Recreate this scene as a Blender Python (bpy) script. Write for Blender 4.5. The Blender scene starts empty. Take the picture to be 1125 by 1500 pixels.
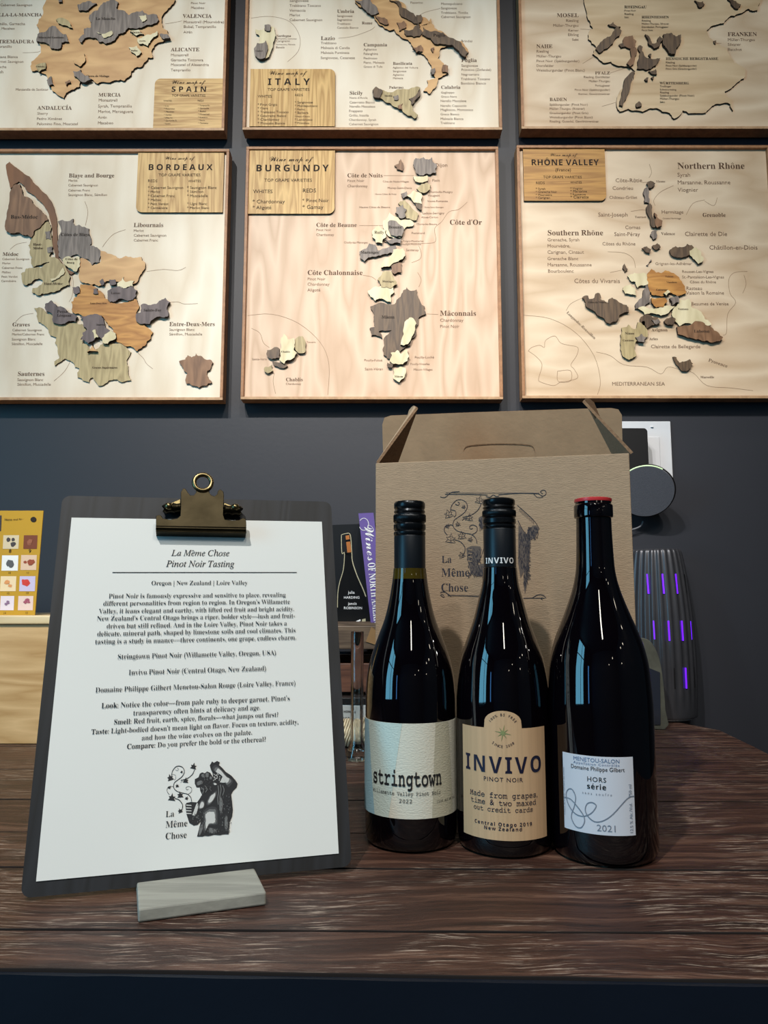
import bpy, bmesh, math, random, unicodedata
from mathutils import Vector, Matrix
PI = math.pi
scn = bpy.context.scene
COL = scn.collection
# ---------------------------------------------------------------- camera, light, exposure
F = 1080.0; PITCH = math.atan(128/F)
TZ = 0.95                                   # table top height
CAM = Vector((0, 0, TZ+0.209))
cam = bpy.data.cameras.new('camera'); camo = bpy.data.objects.new('camera', cam); COL.objects.link(camo)
camo.location = CAM; camo.rotation_euler = (PI/2+PITCH, 0, 0)
cam.sensor_fit = 'VERTICAL'; cam.sensor_height = 36; cam.lens = 36*F/1500; cam.clip_start = .02
scn.camera = camo
scn.view_settings.view_transform = 'Standard'; scn.view_settings.look = 'None'
scn.view_settings.exposure = 0; scn.view_settings.gamma = 1; scn.view_settings.use_curve_mapping = False
w = bpy.data.worlds.new('world'); scn.world = w; w.use_nodes = True
w.node_tree.nodes['Background'].inputs[0].default_value = (.55, .62, .75, 1)
w.node_tree.nodes['Background'].inputs[1].default_value = .16

def spot(loc, aim, energy, angle, blend, color, radius):
    l = bpy.data.lights.new('spot_lamp', 'SPOT'); l.energy = energy; l.spot_size = math.radians(angle); l.spot_blend = blend
    l.color = color; l.shadow_soft_size = radius
    o = bpy.data.objects.new('spot_lamp', l); COL.objects.link(o); o.location = loc
    o.rotation_euler = (Vector(aim)-Vector(loc)).to_track_quat('-Z', 'Y').to_euler(); return o
def area(loc, aim, energy, sx, sy, color):
    l = bpy.data.lights.new('area_lamp', 'AREA'); l.energy = energy; l.shape = 'RECTANGLE'; l.size = sx; l.size_y = sy; l.color = color
    o = bpy.data.objects.new('area_lamp', l); COL.objects.link(o); o.location = loc
    o.rotation_euler = (Vector(aim)-Vector(loc)).to_track_quat('-Z', 'Y').to_euler(); return o
WARM = (1, .955, .89)
# ceiling track spots washing the maps
spot((-.75, -.35, 2.85), (-.35, 1.35, 1.72), 98, 50, .8, WARM, .03)
spot((.15, -.35, 2.85), (.12, 1.35, 1.74), 43, 46, .8, WARM, .03)
spot((.55, -.45, 2.85), (.6, 1.35, 1.8), 50, 48, .8, WARM, .03)
spot((-.95, .6, 2.92), (.58, 1.36, 1.22), 26, 30, .6, WARM, .02)
# spots over the tasting table
spot((-.5, -.4, 2.9), (.05, .8, TZ+.1), 118, 62, .7, (1, .97, .93), .03)
spot((.75, -.9, 2.9), (.15, .6, TZ), 40, 46, .7, WARM, .03)
# long warm lamp over the bar behind the camera, and daylight at the window on the left
area((.12, -1.2, 2.95), (.12, -1.2, 0), 20, .12, 1.6, (1, .93, .8))
area((-2.76, -1.12, 1.95), (0, -1.12, 1.95), 55, 1.25, 2.1, (.2, .68, 1))
area((-2.76, -2.95, 1.5), (0, -2.95, 1.5), 7, .36, 1.2, (.1, .4, 1))
# small bulbs hanging in the shop behind the camera, on the right
for x, y, z in ((2.1, -1.3, 2.3), (1.9, -.6, 2.1), (2.3, -.2, 2.45), (1.2, -2.4, 2.2), (.7, -2.9, 2.0), (2.3, -1.9, 1.9)):
    l = bpy.data.lights.new('bulb_lamp', 'POINT'); l.energy = .9; l.shadow_soft_size = .035; l.color = (1, .88, .7)
    o = bpy.data.objects.new('bulb_lamp', l); COL.objects.link(o); o.location = (x, y, z)

# ---------------------------------------------------------------- projection helpers (photo pixel -> point in the room)
_s, _c = math.sin(PITCH), math.cos(PITCH)
def ray(px, py):
    x = (px-562.5)/F; z = (750-py)/F
    return Vector((x, _c-_s*z, _s+_c*z))
def P(px, py, Y): d = ray(px, py); return CAM+d*(Y/d.y)
def PZ(px, py, z): d = ray(px, py); return CAM+d*((z-CAM.z)/d.z)
def PP(px, py, o, n): d = ray(px, py); return CAM+d*((o-CAM).dot(n)/d.dot(n))

# ---------------------------------------------------------------- mesh builder
class MB:
    def __init__(s): s.v = []; s.f = []; s.m = []
    def add(s, vs, fs, m=0):
        n = len(s.v); s.v += [Vector(v) for v in vs]
        for f in fs: s.f.append([i+n for i in f]); s.m.append(m)
        return s
    def box(s, a, b, m=0):
        x0, y0, z0 = a; x1, y1, z1 = b
        return s.add([(x0,y0,z0),(x1,y0,z0),(x1,y1,z0),(x0,y1,z0),(x0,y0,z1),(x1,y0,z1),(x1,y1,z1),(x0,y1,z1)],
                     [(0,3,2,1),(4,5,6,7),(0,1,5,4),(1,2,6,5),(2,3,7,6),(3,0,4,7)], m)
    def prism(s, pts, d, mt=0, ms=0):
        """front outline pts (any order), extruded by vector d"""
        d = Vector(d); n = len(pts); pts = [Vector(p) for p in pts]
        nr = Vector((0,0,0))
        for i in range(n): nr += pts[i].cross(pts[(i+1) % n])
        if nr.dot(d) > 0: pts = pts[::-1]
        k = len(s.v); s.v += pts+[p+d for p in pts]
        s.f.append([k+i for i in range(n)]); s.m.append(mt)
        s.f.append([k+n+i for i in range(n)][::-1]); s.m.append(ms)
        for i in range(n):
            j = (i+1) % n; s.f.append([k+i, k+n+i, k+n+j, k+j]); s.m.append(ms)
        return s
    def lathe(s, prof, c, seg=64, m=0, rf=None, mats=None, cap=True):
        """prof: (r,z) from bottom to top"""
        k = len(s.v); c = Vector(c)
        for r, z in prof:
            for i in range(seg):
                a = 2*PI*i/seg; q = r*(rf(a, z) if rf else 1)
                s.v.append(c+Vector((q*math.sin(a), -q*math.cos(a), z)))
        for j in range(len(prof)-1):
            for i in range(seg):
                i2 = (i+1) % seg
                s.f.append([k+j*seg+i, k+j*seg+i2, k+(j+1)*seg+i2, k+(j+1)*seg+i]); s.m.append(mats[j] if mats else m)
        if cap:
            s.f.append([k+i for i in range(seg)][::-1]); s.m.append(mats[0] if mats else m)
            s.f.append([k+(len(prof)-1)*seg+i for i in range(seg)]); s.m.append(mats[-1] if mats else m)
        return s
    def tube(s, pts, r, seg=8, m=0, closed=False):
        pts = [Vector(p) for p in pts]; n = len(pts); k = len(s.v); up = Vector((0,0,1))
        for i, p in enumerate(pts):
            a = pts[(i-1) % n] if closed or i > 0 else p; b = pts[(i+1) % n] if closed or i < n-1 else p
            t = (b-a).normalized(); u = t.cross(up)
            if u.length < .1: u = t.cross(Vector((0,1,0)))
            u.normalize(); v = t.cross(u)
            for q in range(seg):
                g = 2*PI*q/seg; s.v.append(p+(u*math.cos(g)+v*math.sin(g))*r)
        for i in range(n if closed else n-1):
            j = (i+1) % n
            for q in range(seg):
                q2 = (q+1) % seg; s.f.append([k+i*seg+q, k+i*seg+q2, k+j*seg+q2, k+j*seg+q]); s.m.append(m)
        if not closed:
            s.f.append([k+q for q in range(seg)]); s.m.append(m)
            s.f.append([k+(n-1)*seg+q for q in range(seg)]); s.m.append(m)
        return s
    def build(s, name, mats, parent=None, smooth=False, bevel=0, fix=False, origin=None):
        me = bpy.data.meshes.new(name); o = bpy.data.objects.new(name, me); COL.objects.link(o)
        if not isinstance(mats, (list, tuple)): mats = [mats]
        off = wloc(parent) if parent else Vector((0,0,0))
        if origin is not None: o.location = Vector(origin)-off; off = Vector(origin)
        me.from_pydata([v-off for v in s.v], [], s.f); me.validate()
        for m in mats: me.materials.append(m)
        if len(me.polygons) == len(s.m): me.polygons.foreach_set('material_index', s.m)
        if smooth:
            me.polygons.foreach_set('use_smooth', [True]*len(me.polygons))
            me.set_sharp_from_angle(angle=math.radians(smooth if smooth > 1 else 35))
        if fix:
            bm = bmesh.new(); bm.from_mesh(me); bmesh.ops.recalc_face_normals(bm, faces=bm.faces); bm.to_mesh(me); bm.free()
        if parent: o.parent = parent
        if bevel:
            b = o.modifiers.new('bevel', 'BEVEL'); b.width = bevel; b.segments = 2; b.limit_method = 'ANGLE'
        return o
def wloc(o):
    v = Vector((0,0,0))
    while o: v += o.location; o = o.parent
    return v
def thing(name, label, cat, loc, group=None):
    o = bpy.data.objects.new(name, None); COL.objects.link(o); o.location = loc; o.empty_display_size = .02
    o['label'] = label; o['category'] = cat
    if group: o['group'] = group
    return o
def struct(o): o['kind'] = 'structure'; return o
def tag(o, label, cat, group=None):
    o['label'] = label; o['category'] = cat
    if group: o['group'] = group
    return o

# ---------------------------------------------------------------- materials
def lin(c):
    return tuple((x/255/12.92 if x/255 <= .04045 else ((x/255+.055)/1.055)**2.4) for x in c)+(1,)
def mat(name, col, rough=.5, metal=0, bump=0, bscale=200, emit=None, estr=0, coat=0, spec=.5, var=0, vscale=20, stretch=(1,1,1), trans=0, ior=1.45):
    m = bpy.data.materials.new(name); m.use_nodes = True; nt = m.node_tree; b = nt.nodes['Principled BSDF']
    c = lin(col); b.inputs['Base Color'].default_value = c; b.inputs['Roughness'].default_value = rough; b.inputs['Metallic'].default_value = metal
    b.inputs['Coat Weight'].default_value = coat; b.inputs['Specular IOR Level'].default_value = spec
    b.inputs['Transmission Weight'].default_value = trans; b.inputs['IOR'].default_value = ior
    if emit: b.inputs['Emission Color'].default_value = lin(emit); b.inputs['Emission Strength'].default_value = estr
    if bump or var:
        tc = nt.nodes.new('ShaderNodeTexCoord'); mp = nt.nodes.new('ShaderNodeMapping'); mp.inputs['Scale'].default_value = stretch
        nt.links.new(tc.outputs['Object'], mp.inputs[0])
    if bump:
        n = nt.nodes.new('ShaderNodeTexNoise'); n.inputs['Scale'].default_value = bscale; n.inputs['Detail'].default_value = 4
        nt.links.new(mp.outputs[0], n.inputs['Vector'])
        bp = nt.nodes.new('ShaderNodeBump'); bp.inputs['Strength'].default_value = bump; bp.inputs['Distance'].default_value = .001
        nt.links.new(n.outputs['Fac'], bp.inputs['Height']); nt.links.new(bp.outputs[0], b.inputs['Normal'])
    if var:
        n = nt.nodes.new('ShaderNodeTexNoise'); n.inputs['Scale'].default_value = vscale; n.inputs['Detail'].default_value = 5
        nt.links.new(mp.outputs[0], n.inputs['Vector'])
        r = nt.nodes.new('ShaderNodeValToRGB'); e = r.color_ramp.elements; e[0].position = .3; e[1].position = .7
        e[0].color = tuple(x*(1-var) for x in c[:3])+(1,); e[1].color = tuple(min(1, x*(1+var)) for x in c[:3])+(1,)
        nt.links.new(n.outputs['Fac'], r.inputs[0]); nt.links.new(r.outputs[0], b.inputs['Base Color'])
    return m
def wood(name, dark, light, scale=(3,1,30), rings=12, dist=3, rough=.5, bump=.15, coat=0, fine=.35, rot=0):
    """planed wood: warped bands of growth rings + fine fibre, in the object's own space"""
    m = bpy.data.materials.new(name); m.use_nodes = True; nt = m.node_tree; N = nt.nodes; L = nt.links; b = N['Principled BSDF']
    tc = N.new('ShaderNodeTexCoord'); mp = N.new('ShaderNodeMapping'); mp.inputs['Scale'].default_value = scale; mp.inputs['Rotation'].default_value = (0, rot, 0)
    L.new(tc.outputs['Object'], mp.inputs[0])
    n1 = N.new('ShaderNodeTexNoise'); n1.inputs['Scale'].default_value = 1.2; n1.inputs['Detail'].default_value = 2; L.new(mp.outputs[0], n1.inputs['Vector'])
    mu = N.new('ShaderNodeMath'); mu.operation = 'MULTIPLY'; mu.inputs[1].default_value = rings; L.new(n1.outputs['Fac'], mu.inputs[0])
    si = N.new('ShaderNodeMath'); si.operation = 'PINGPONG'; si.inputs[1].default_value = .5; L.new(mu.outputs[0], si.inputs[0])
    m2 = N.new('ShaderNodeMath'); m2.operation = 'MULTIPLY'; m2.inputs[1].default_value = 2; L.new(si.outputs[0], m2.inputs[0])
    n2 = N.new('ShaderNodeTexNoise'); n2.inputs['Scale'].default_value = 9; n2.inputs['Detail'].default_value = 6; n2.inputs['Roughness'].default_value = .65; L.new(mp.outputs[0], n2.inputs['Vector'])
    mx = N.new('ShaderNodeMix'); mx.inputs[0].default_value = fine; L.new(m2.outputs[0], mx.inputs[2]); L.new(n2.outputs['Fac'], mx.inputs[3])
    r = N.new('ShaderNodeValToRGB'); e = r.color_ramp.elements; e[0].position = .15; e[1].position = .8; e[0].color = lin(dark); e[1].color = lin(light)
    L.new(mx.outputs[0], r.inputs[0]); L.new(r.outputs[0], b.inputs['Base Color'])
    bp = N.new('ShaderNodeBump'); bp.inputs['Strength'].default_value = bump; bp.inputs['Distance'].default_value = .0006
    L.new(mx.outputs[0], bp.inputs['Height']); L.new(bp.outputs[0], b.inputs['Normal'])
    b.inputs['Roughness'].default_value = rough; b.inputs['Coat Weight'].default_value = coat
    return m
def table_wood():
    m = bpy.data.materials.new('reclaimed_table_wood'); m.use_nodes = True; nt = m.node_tree; N = nt.nodes; L = nt.links; b = N['Principled BSDF']
    def node(t, **k):
        n = N.new(t)
        for a, v in k.items(): n.inputs[a].default_value = v
        return n
    tc = N.new('ShaderNodeTexCoord')
    big = node('ShaderNodeTexNoise', Scale=5.0, Detail=3.0); L.new(tc.outputs['Object'], big.inputs['Vector'])
    # warp the grain so it flows round knots
    sub = N.new('ShaderNodeVectorMath'); sub.operation = 'SUBTRACT'; sub.inputs[1].default_value = (.5,.5,.5); L.new(big.outputs['Color'], sub.inputs[0])
    sc = N.new('ShaderNodeVectorMath'); sc.operation = 'MULTIPLY'; sc.inputs[1].default_value = (.05,.06,0); L.new(sub.outputs[0], sc.inputs[0])
    ad = N.new('ShaderNodeVectorMath'); ad.operation = 'ADD'; L.new(tc.outputs['Object'], ad.inputs[0]); L.new(sc.outputs[0], ad.inputs[1])
    mp = N.new('ShaderNodeMapping'); mp.inputs['Scale'].default_value = (6, 110, 20); L.new(ad.outputs[0], mp.inputs[0])
    g = node('ShaderNodeTexNoise', Scale=1.0, Detail=7.0, Roughness=.62); L.new(mp.outputs[0], g.inputs['Vector'])
    mp2 = N.new('ShaderNodeMapping'); mp2.inputs['Scale'].default_value = (34, 560, 20); L.new(ad.outputs[0], mp2.inputs[0])
    g2 = node('ShaderNodeTexNoise', Scale=1.0, Detail=5.0, Roughness=.7); L.new(mp2.outputs[0], g2.inputs['Vector'])
    patch = node('ShaderNodeTexNoise', Scale=14.0, Detail=4.0); L.new(tc.outputs['Object'], patch.inputs['Vector'])
    r = N.new('ShaderNodeValToRGB'); e = r.color_ramp.elements; e[0].position = .3; e[0].color = lin((34,22,18)); e[1].position = .70; e[1].color = lin((112,82,67))
    k = e.new(.52); k.color = lin((70,45,36)); L.new(g.outputs['Fac'], r.inputs[0])
    # pale worn fibres where the fine grain peaks inside worn patches
    mr = N.new('ShaderNodeMapRange'); mr.inputs[1].default_value = .545; mr.inputs[2].default_value = .66; L.new(g2.outputs['Fac'], mr.inputs[0])
    mr2 = N.new('ShaderNodeMapRange'); mr2.inputs[1].default_value = .42; mr2.inputs[2].default_value = .58; L.new(patch.outputs['Fac'], mr2.inputs[0])
    ml = N.new('ShaderNodeMath'); ml.operation = 'MULTIPLY'; L.new(mr.outputs[0], ml.inputs[0]); L.new(mr2.outputs[0], ml.inputs[1])
    mx = N.new('ShaderNodeMix'); mx.data_type = 'RGBA'; L.new(ml.outputs[0], mx.inputs[0]); L.new(r.outputs[0], mx.inputs[6]); mx.inputs[7].default_value = lin((186,168,152))
    # dark pores
    mr3 = N.new('ShaderNodeMapRange'); mr3.inputs[1].default_value = .42; mr3.inputs[2].default_value = .34; L.new(g2.outputs['Fac'], mr3.inputs[0])
    mx2 = N.new('ShaderNodeMix'); mx2.data_type = 'RGBA'; L.new(mr3.outputs[0], mx2.inputs[0]); L.new(mx.outputs[2], mx2.inputs[6]); mx2.inputs[7].default_value = lin((20,13,12))
    L.new(mx2.outputs[2], b.inputs['Base Color'])
    sm = N.new('ShaderNodeMath'); sm.operation = 'ADD'; L.new(g.outputs['Fac'], sm.inputs[0]); L.new(g2.outputs['Fac'], sm.inputs[1])
    bp = node('ShaderNodeBump', Strength=.55, Distance=.0016); L.new(sm.outputs[0], bp.inputs['Height']); L.new(bp.outputs[0], b.inputs['Normal'])
    b.inputs['Roughness'].default_value = .42
    return m
M = dict(
 wall=mat('slate_wall_paint', (44,46,53), .5, bump=.12, bscale=120, var=.05, vscale=3),
 floor=mat('dark_floor', (60,55,50), .5, var=.1), ceil=mat('dark_ceiling', (40,40,42), .8, var=.1), room=mat('grey_room_paint', (95,95,98), .8, var=.05),
 table=table_wood(), seam=mat('dark_plank_edge', (26,18,15), .9), navy=mat('navy_counter_paint', (12,20,32), .45, bump=.1, var=.15, vscale=8),
 ink=mat('black_ink', (28,28,30), .7), inkt=mat('black_ink_thin', (44,44,46), .8), grey=mat('grey_ink', (110,112,112), .7), pale=mat('pale_ink', (205,206,203), .8),
 burn=mat('engraving_brown', (92,66,48), .8), burn3=mat('engraving_mid_brown', (116,88,68), .8), burn2=mat('engraving_light_brown', (150,118,92), .8), char=mat('laser_charred_edge', (38,27,20), .8, var=.3, vscale=300),
 birch=wood('birch_ply_cream', (226,208,182), (242,229,208), (7,1,2), 4, rough=.5, fine=.35),
 birchp=wood('birch_ply_pink', (204,170,140), (226,195,167), (11,1,2.0), 8, rough=.5, fine=.3, rot=.25),
 birchs=wood('birch_ply_tan', (206,176,142), (232,208,178), (2.2,1,8), 5, rough=.5, fine=.35),
 frame=wood('walnut_stained_frame', (132,90,58), (184,132,90), (30,30,30), 3, fine=.7),
 framef=wood('pale_rail_face', (168,128,92), (204,166,126), (30,30,30), 3, fine=.7),
 oak=wood('golden_oak', (178,134,72), (222,182,116), (40,1,3), 7, fine=.4), oakh=wood('golden_oak_cross_grain', (176,132,72), (222,182,118), (3,1,40), 7, fine=.4),
 oakd=wood('toffee_oak', (158,108,44), (198,146,72), (3,1,45), 6, fine=.45),
 paper=mat('white_printed_paper', (226,228,224), .75, bump=.04, bscale=500), board=wood('black_stained_ply', (8,9,12), (25,27,32), (26,2,2), 7, rough=.62, fine=.3),
 stand=wood('grey_washed_wood', (132,132,124), (164,164,154), (6,60,60), 3, rough=.6, fine=.6),
 bronze=mat('dark_antique_brass', (46,41,30), .38, 1, bump=.1, bscale=150, var=.25, vscale=60), brass=mat('worn_brass', (116,104,74), .32, 1, var=.2, vscale=90),
 glassb=mat('dark_bottle_glass', (5,3,6), .03, spec=.6, coat=.3), ull=mat('olive_neck_glass', (62,52,12), .04, spec=.6),
 capsule=mat('black_capsule', (20,27,34), .36, .35), capm=mat('black_screwcap', (24,28,32), .25, .6), wax=mat('red_wax_top', (190,52,56), .35),
 white=mat('white_print', (226,228,228), .6), kraft=mat('kraft_corrugated_card', (166,142,116), .85, bump=.6, bscale=260, var=.07, vscale=90, stretch=(1,1,5)),
 kraftin=mat('kraft_card_inside', (166,138,108), .85, bump=.25, bscale=200, var=.08, vscale=40), kraftedge=mat('kraft_card_edge', (118,92,68), .9, var=.3, vscale=400),
 boxink=mat('dark_box_print', (52,52,62), .8),
 lab1=mat('cream_textured_label', (218,216,200), .7, bump=.4, bscale=420, stretch=(1,1,2)), lab1b=mat('blue_label_band', (150,190,205), .7, bump=.4, bscale=420, stretch=(1,1,2)), lab1c=mat('beige_label_band', (188,186,166), .7, bump=.4, bscale=420, stretch=(1,1,2)), lab1d=mat('pale_mint_label_band', (196,212,204), .7, bump=.4, bscale=420, stretch=(1,1,2)),
 lab2=mat('kraft_label', (198,164,126), .65, var=.08, vscale=1, stretch=(420,420,4)), lab3=mat('white_bottle_label', (205,208,216), .6), greeni=mat('green_print', (132,142,92), .7), navyi=mat('navy_print', (22,22,48), .5),
 greyi=mat('slate_print', (118,128,142), .7), bluei=mat('blue_grey_print', (100,125,160), .7),
 plate=mat('white_switch_plate', (214,216,220), .4), black=mat('black_plastic', (16,16,18), .45), fabric=mat('charcoal_fabric', (92,94,102), .9, bump=.5, bscale=900, var=.15, vscale=700),
 diff=mat('grey_metallic_plastic', (70,71,76), .33, .5, var=.08, vscale=30), purple=mat('purple_glow', (70,10,200), .5, emit=(100,25,240), estr=1.9), green=mat('green_light', (190,210,170), .5, emit=(212,238,190), estr=.6),
 whitep=mat('white_plastic', (232,232,234), .45), pewter=mat('pewter', (112,114,104), .4, .6, var=.2, vscale=60), smoke=mat('dark_smoked_glass', (40,44,54), .1),
 pine=wood('pale_pine', (186,144,88), (222,184,130), (2.5,10,22), 5, fine=.45), pinel=wood('lit_pine_edge', (222,196,148), (242,222,180), (2.5,20,22), 4, fine=.4),
 slat=wood('weathered_brown_slat', (66,52,42), (112,94,76), (4,20,50), 5, fine=.5), slatr=wood('red_brown_slat', (70,42,32), (110,72,54), (4,20,50), 5, fine=.5),
 mustard=mat('mustard_card', (190,146,26), .6), bookk=mat('black_book_cover', (20,24,28), .35), page=mat('book_pages', (205,198,180), .8, var=.1, vscale=300), purpleb=mat('purple_book_spine', (98,82,146), .4), gold=mat('copper_print', (190,120,66), .35, .3), goldp=mat('pale_gold_print', (176,170,140), .5), bottleprint=mat('dark_bottle_print', (12,14,16), .3),
 glass=mat('clear_glass', (250,252,252), .02, trans=1, ior=1.46), twine=mat('pale_twine', (216,200,168), .9, bump=.6, bscale=300, var=.2, vscale=120), tin=mat('pale_grey_print', (170,172,170), .6), cord=mat('grey_cable', (104,106,112), .5), raffia=mat('brown_paper_scrap', (140,108,70), .85, var=.2),
)
MP = dict(  # the stained woods of the map pieces
 g=wood('grey_stained_oak', (98,87,80), (144,130,120), (45,1,5), 6, fine=.5), d=wood('dark_stained_oak', (72,54,40), (112,88,64), (45,1,6), 6, fine=.5),
 b=wood('walnut_piece', (108,74,48), (150,110,78), (30,1,5), 6, fine=.5), r=wood('red_brown_piece', (104,64,34), (132,86,50), (30,1,5), 3, fine=.4),
 t=wood('tan_ply_piece', (198,150,98), (224,178,122), (5,1,20), 4, fine=.4), y=wood('golden_oak_piece', (164,106,44), (208,150,76), (6,1,30), 6, fine=.5, rot=.7),
 o=wood('olive_oak_piece', (158,138,96), (196,176,130), (40,1,6), 6, fine=.5), c=wood('cream_piece', (212,196,154), (236,222,184), (20,1,6), 4, fine=.4),
 n=wood('pale_tan_piece', (200,168,128), (224,196,158), (2,1,14), 5, fine=.4), p=wood('purple_grey_piece', (84,70,70), (114,98,96), (30,1,6), 5, fine=.4))

# ---------------------------------------------------------------- lettering (Blender's own font, turned to mesh)
STY = {'sans': None, 'serif': (0x1D400,0x1D41A,0x1D7CE,-.0075), 'serifb': (0x1D400,0x1D41A,0x1D7CE,.0), 'ital': (0x1D434,0x1D44E,0,.004), 'script': (0x1D4D0,0x1D4EA,0,-.004),
       'mono': (0x1D670,0x1D68A,0x1D7F6,.0), 'monob': (0x1D670,0x1D68A,0x1D7F6,.018), 'sansb': (0x1D5D4,0x1D5EE,0x1D7EC,0)}
_gc = {}
_cv = bpy.data.curves.new('glyph', 'FONT'); _cv.resolution_u = 2; _co = bpy.data.objects.new('glyph', _cv)
def _mesh(body, off):
    _cv.body = body; _cv.offset = off
    me = _co.to_mesh(); vs = [(v.co.x, v.co.y) for v in me.vertices]; fs = [tuple(p.vertices) for p in me.polygons]; _co.to_mesh_clear()
    return vs, fs
_bars = {}
def glyph(st, ch):
    """one glyph, cut out from between two bars so that its advance is known too"""
    if (st, ch) in _gc: return _gc[(st, ch)]
    s = STY[st]; c = ch; off = 0
    if s:
        off = s[3]
        if 'A' <= ch <= 'Z': c = chr(s[0]+ord(ch)-65)
        elif 'a' <= ch <= 'z': c = chr(0x210E) if (s[1] == 0x1D44E and ch == 'h') else chr(s[1]+ord(ch)-97)
        elif ch.isdigit() and s[2]: c = chr(s[2]+ord(ch)-48)
        else: off = 0
    if off not in _bars:
        bv, _ = _mesh('|', off); b1 = max(v[0] for v in bv); b0 = min(v[0] for v in bv)
        _bars[off] = (min(v[1] for v in bv), max(v[1] for v in bv), b0, b1, max(v[0] for v in _mesh(' |', off)[0])-b1)
    y0, y1, b0, b1, spc = _bars[off]
    if ch == ' ':
        _gc[(st, ch)] = ([], [], glyph(st, 'a')[2] if 'mono' in st else (.25 if s else spc)); return _gc[(st, ch)]
    V, Fc = _mesh(c+'    |', off); adv = max(v[0] for v in V)-b1-4*spc
    par = list(range(len(V)))
    def find(i):
        while par[i] != i: par[i] = par[par[i]]; i = par[i]
        return i
    for f in Fc:
        for i in f[1:]: par[find(i)] = find(f[0])
    e = max(range(len(V)), key=lambda i: V[i][0]); bad = find(e)
    ids = [i for i in range(len(V)) if find(i) != bad]; mp = {i: k for k, i in enumerate(ids)}
    _gc[(st, ch)] = ([V[i] for i in ids], [tuple(mp[i] for i in f) for f in Fc if f[0] in mp], adv)
    return _gc[(st, ch)]
def layout(s, st, sp=0):
    """-> verts, faces, width in em"""
    V = []; Fc = []; x = 0
    if isinstance(s, str): s = [(s, st)]
    for txt, sty in s:
        for ch in txt:
            base = ch; acc = None
            if True:
                d = unicodedata.normalize('NFD', ch)
                if len(d) == 2: base = d[0]; acc = {'\u0302':'^', '\u0301':'´', '\u0300':'`', '\u0308':'¨'}.get(d[1])
            vs, fs, adv = glyph(sty, base)
            k = len(V); V += [(vx+x, vy) for vx, vy in vs]; Fc += [tuple(i+k for i in f) for f in fs]
            if acc and vs:
                cx = x+(min(v[0] for v in vs)+max(v[0] for v in vs))/2; top = max(v[1] for v in vs)+.06
                for q in {'^': [((-.17,0),(-.11,0),(0,.10),(0,.17)), ((.17,0),(0,.17),(0,.10),(.11,0))], '´': [((-.08,0),(-.01,0),(.12,.17),(.02,.17))], '`': [((.08,0),(-.12,.17),(-.02,.17),(.01,0))],
                          '¨': [((-.16,.02),(-.06,.02),(-.06,.12),(-.16,.12)), ((.06,.02),(.16,.02),(.16,.12),(.06,.12))]}[acc]:
                    k = len(V); V += [(cx+px, top+py) for px, py in q]; Fc.append((k, k+1, k+2, k+3))
            x += adv+sp
    return V, Fc, x-sp
def text(mb, fn, s, st, x0, y0, x1, y1=None, xs=1, m=0, sp=0, em=None, rep=1):
    """lettering from (x0,y0) to (x1,y1) in the flat coordinates of fn(x,y)->point; xs = horizontal squeeze"""
    if y1 is None: y1 = y0
    V, Fc, wd = layout(s, st, sp); L = math.hypot(x1-x0, y1-y0)
    if wd <= 0: return
    e = em or L/wd/xs; ux, uy = (x1-x0)/L, (y1-y0)/L; k = L/wd
    mb.add([fn(x0+vx*k*ux-vy*e*uy, y0+vx*k*uy+vy*e*ux) for vx, vy in V], Fc, m)
def stroke(mb, fn, pts, wd, m=0, closed=False):
    n = len(pts); L = []
    for i in range(n):
        a = pts[(i-1) % n] if (closed or i) else pts[i]; b = pts[(i+1) % n] if (closed or i < n-1) else pts[i]
        dx, dy = b[0]-a[0], b[1]-a[1]; l = math.hypot(dx, dy) or 1; w_ = wd(i/(n-1)) if callable(wd) else wd
        L.append((pts[i][0]-dy/l*w_/2, pts[i][1]+dx/l*w_/2, pts[i][0]+dy/l*w_/2, pts[i][1]-dx/l*w_/2))
    vs = [fn(q[0], q[1]) for q in L]+[fn(q[2], q[3]) for q in L]
    mb.add(vs, [(i, (i+1) % n, n+(i+1) % n, n+i) for i in range(n if closed else n-1)], m)
def smooth(pts, k=5, closed=False):
    out = []; n = len(pts)
    for i in range(n if closed else n-1):
        p = [pts[(i+j) % n] if closed else pts[min(max(i+j, 0), n-1)] for j in (-1, 0, 1, 2)]
        for q in range(k):
            t = q/k
            out.append(tuple(.5*(2*p[1][a]+(p[2][a]-p[0][a])*t+(2*p[0][a]-5*p[1][a]+4*p[2][a]-p[3][a])*t*t+(3*p[1][a]-p[0][a]-3*p[2][a]+p[3][a])*t**3) for a in (0, 1)))
    if not closed: out.append(pts[-1])
    return out
def poly(mb, fn, pts, m=0): mb.add([fn(*p) for p in pts], [tuple(range(len(pts)))], m)

# ================================================================ the room
WY = 1.372
struct(MB().box((-2.7, WY, 0), (2.6, WY+.1, 3.1)).build('wall_back', M['wall']))
struct(MB().box((-2.7, -3.6, -.05), (2.6, WY+.1, 0)).build('floor', M['floor']))
struct(MB().box((-2.8, -3.6, 3.1), (2.6, WY+.1, 3.2)).build('ceiling', M['ceil']))
struct(MB().box((2.6, -3.6, 0), (2.7, WY+.1, 3.1)).build('wall_right', M['room']))
struct(MB().box((-2.8, -3.7, 0), (2.7, -3.6, 3.1)).build('wall_front', M['room']))
wl = MB(); wl.box((-2.8, -3.6, 0), (-2.7, -3.15, 3.1)); wl.box((-2.8, -2.75, 0), (-2.7, -1.8, 3.1)); wl.box((-2.8, -3.15, 0), (-2.7, -2.75, .85)); wl.box((-2.8, -3.15, 2.15), (-2.7, -2.75, 3.1)); wl.box((-2.8, -.45, 0), (-2.7, WY+.1, 3.1)); wl.box((-2.8, -1.8, 0), (-2.7, -.45, .85)); wl.box((-2.8, -1.8, 3.02), (-2.7, -.45, 3.1))
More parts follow.
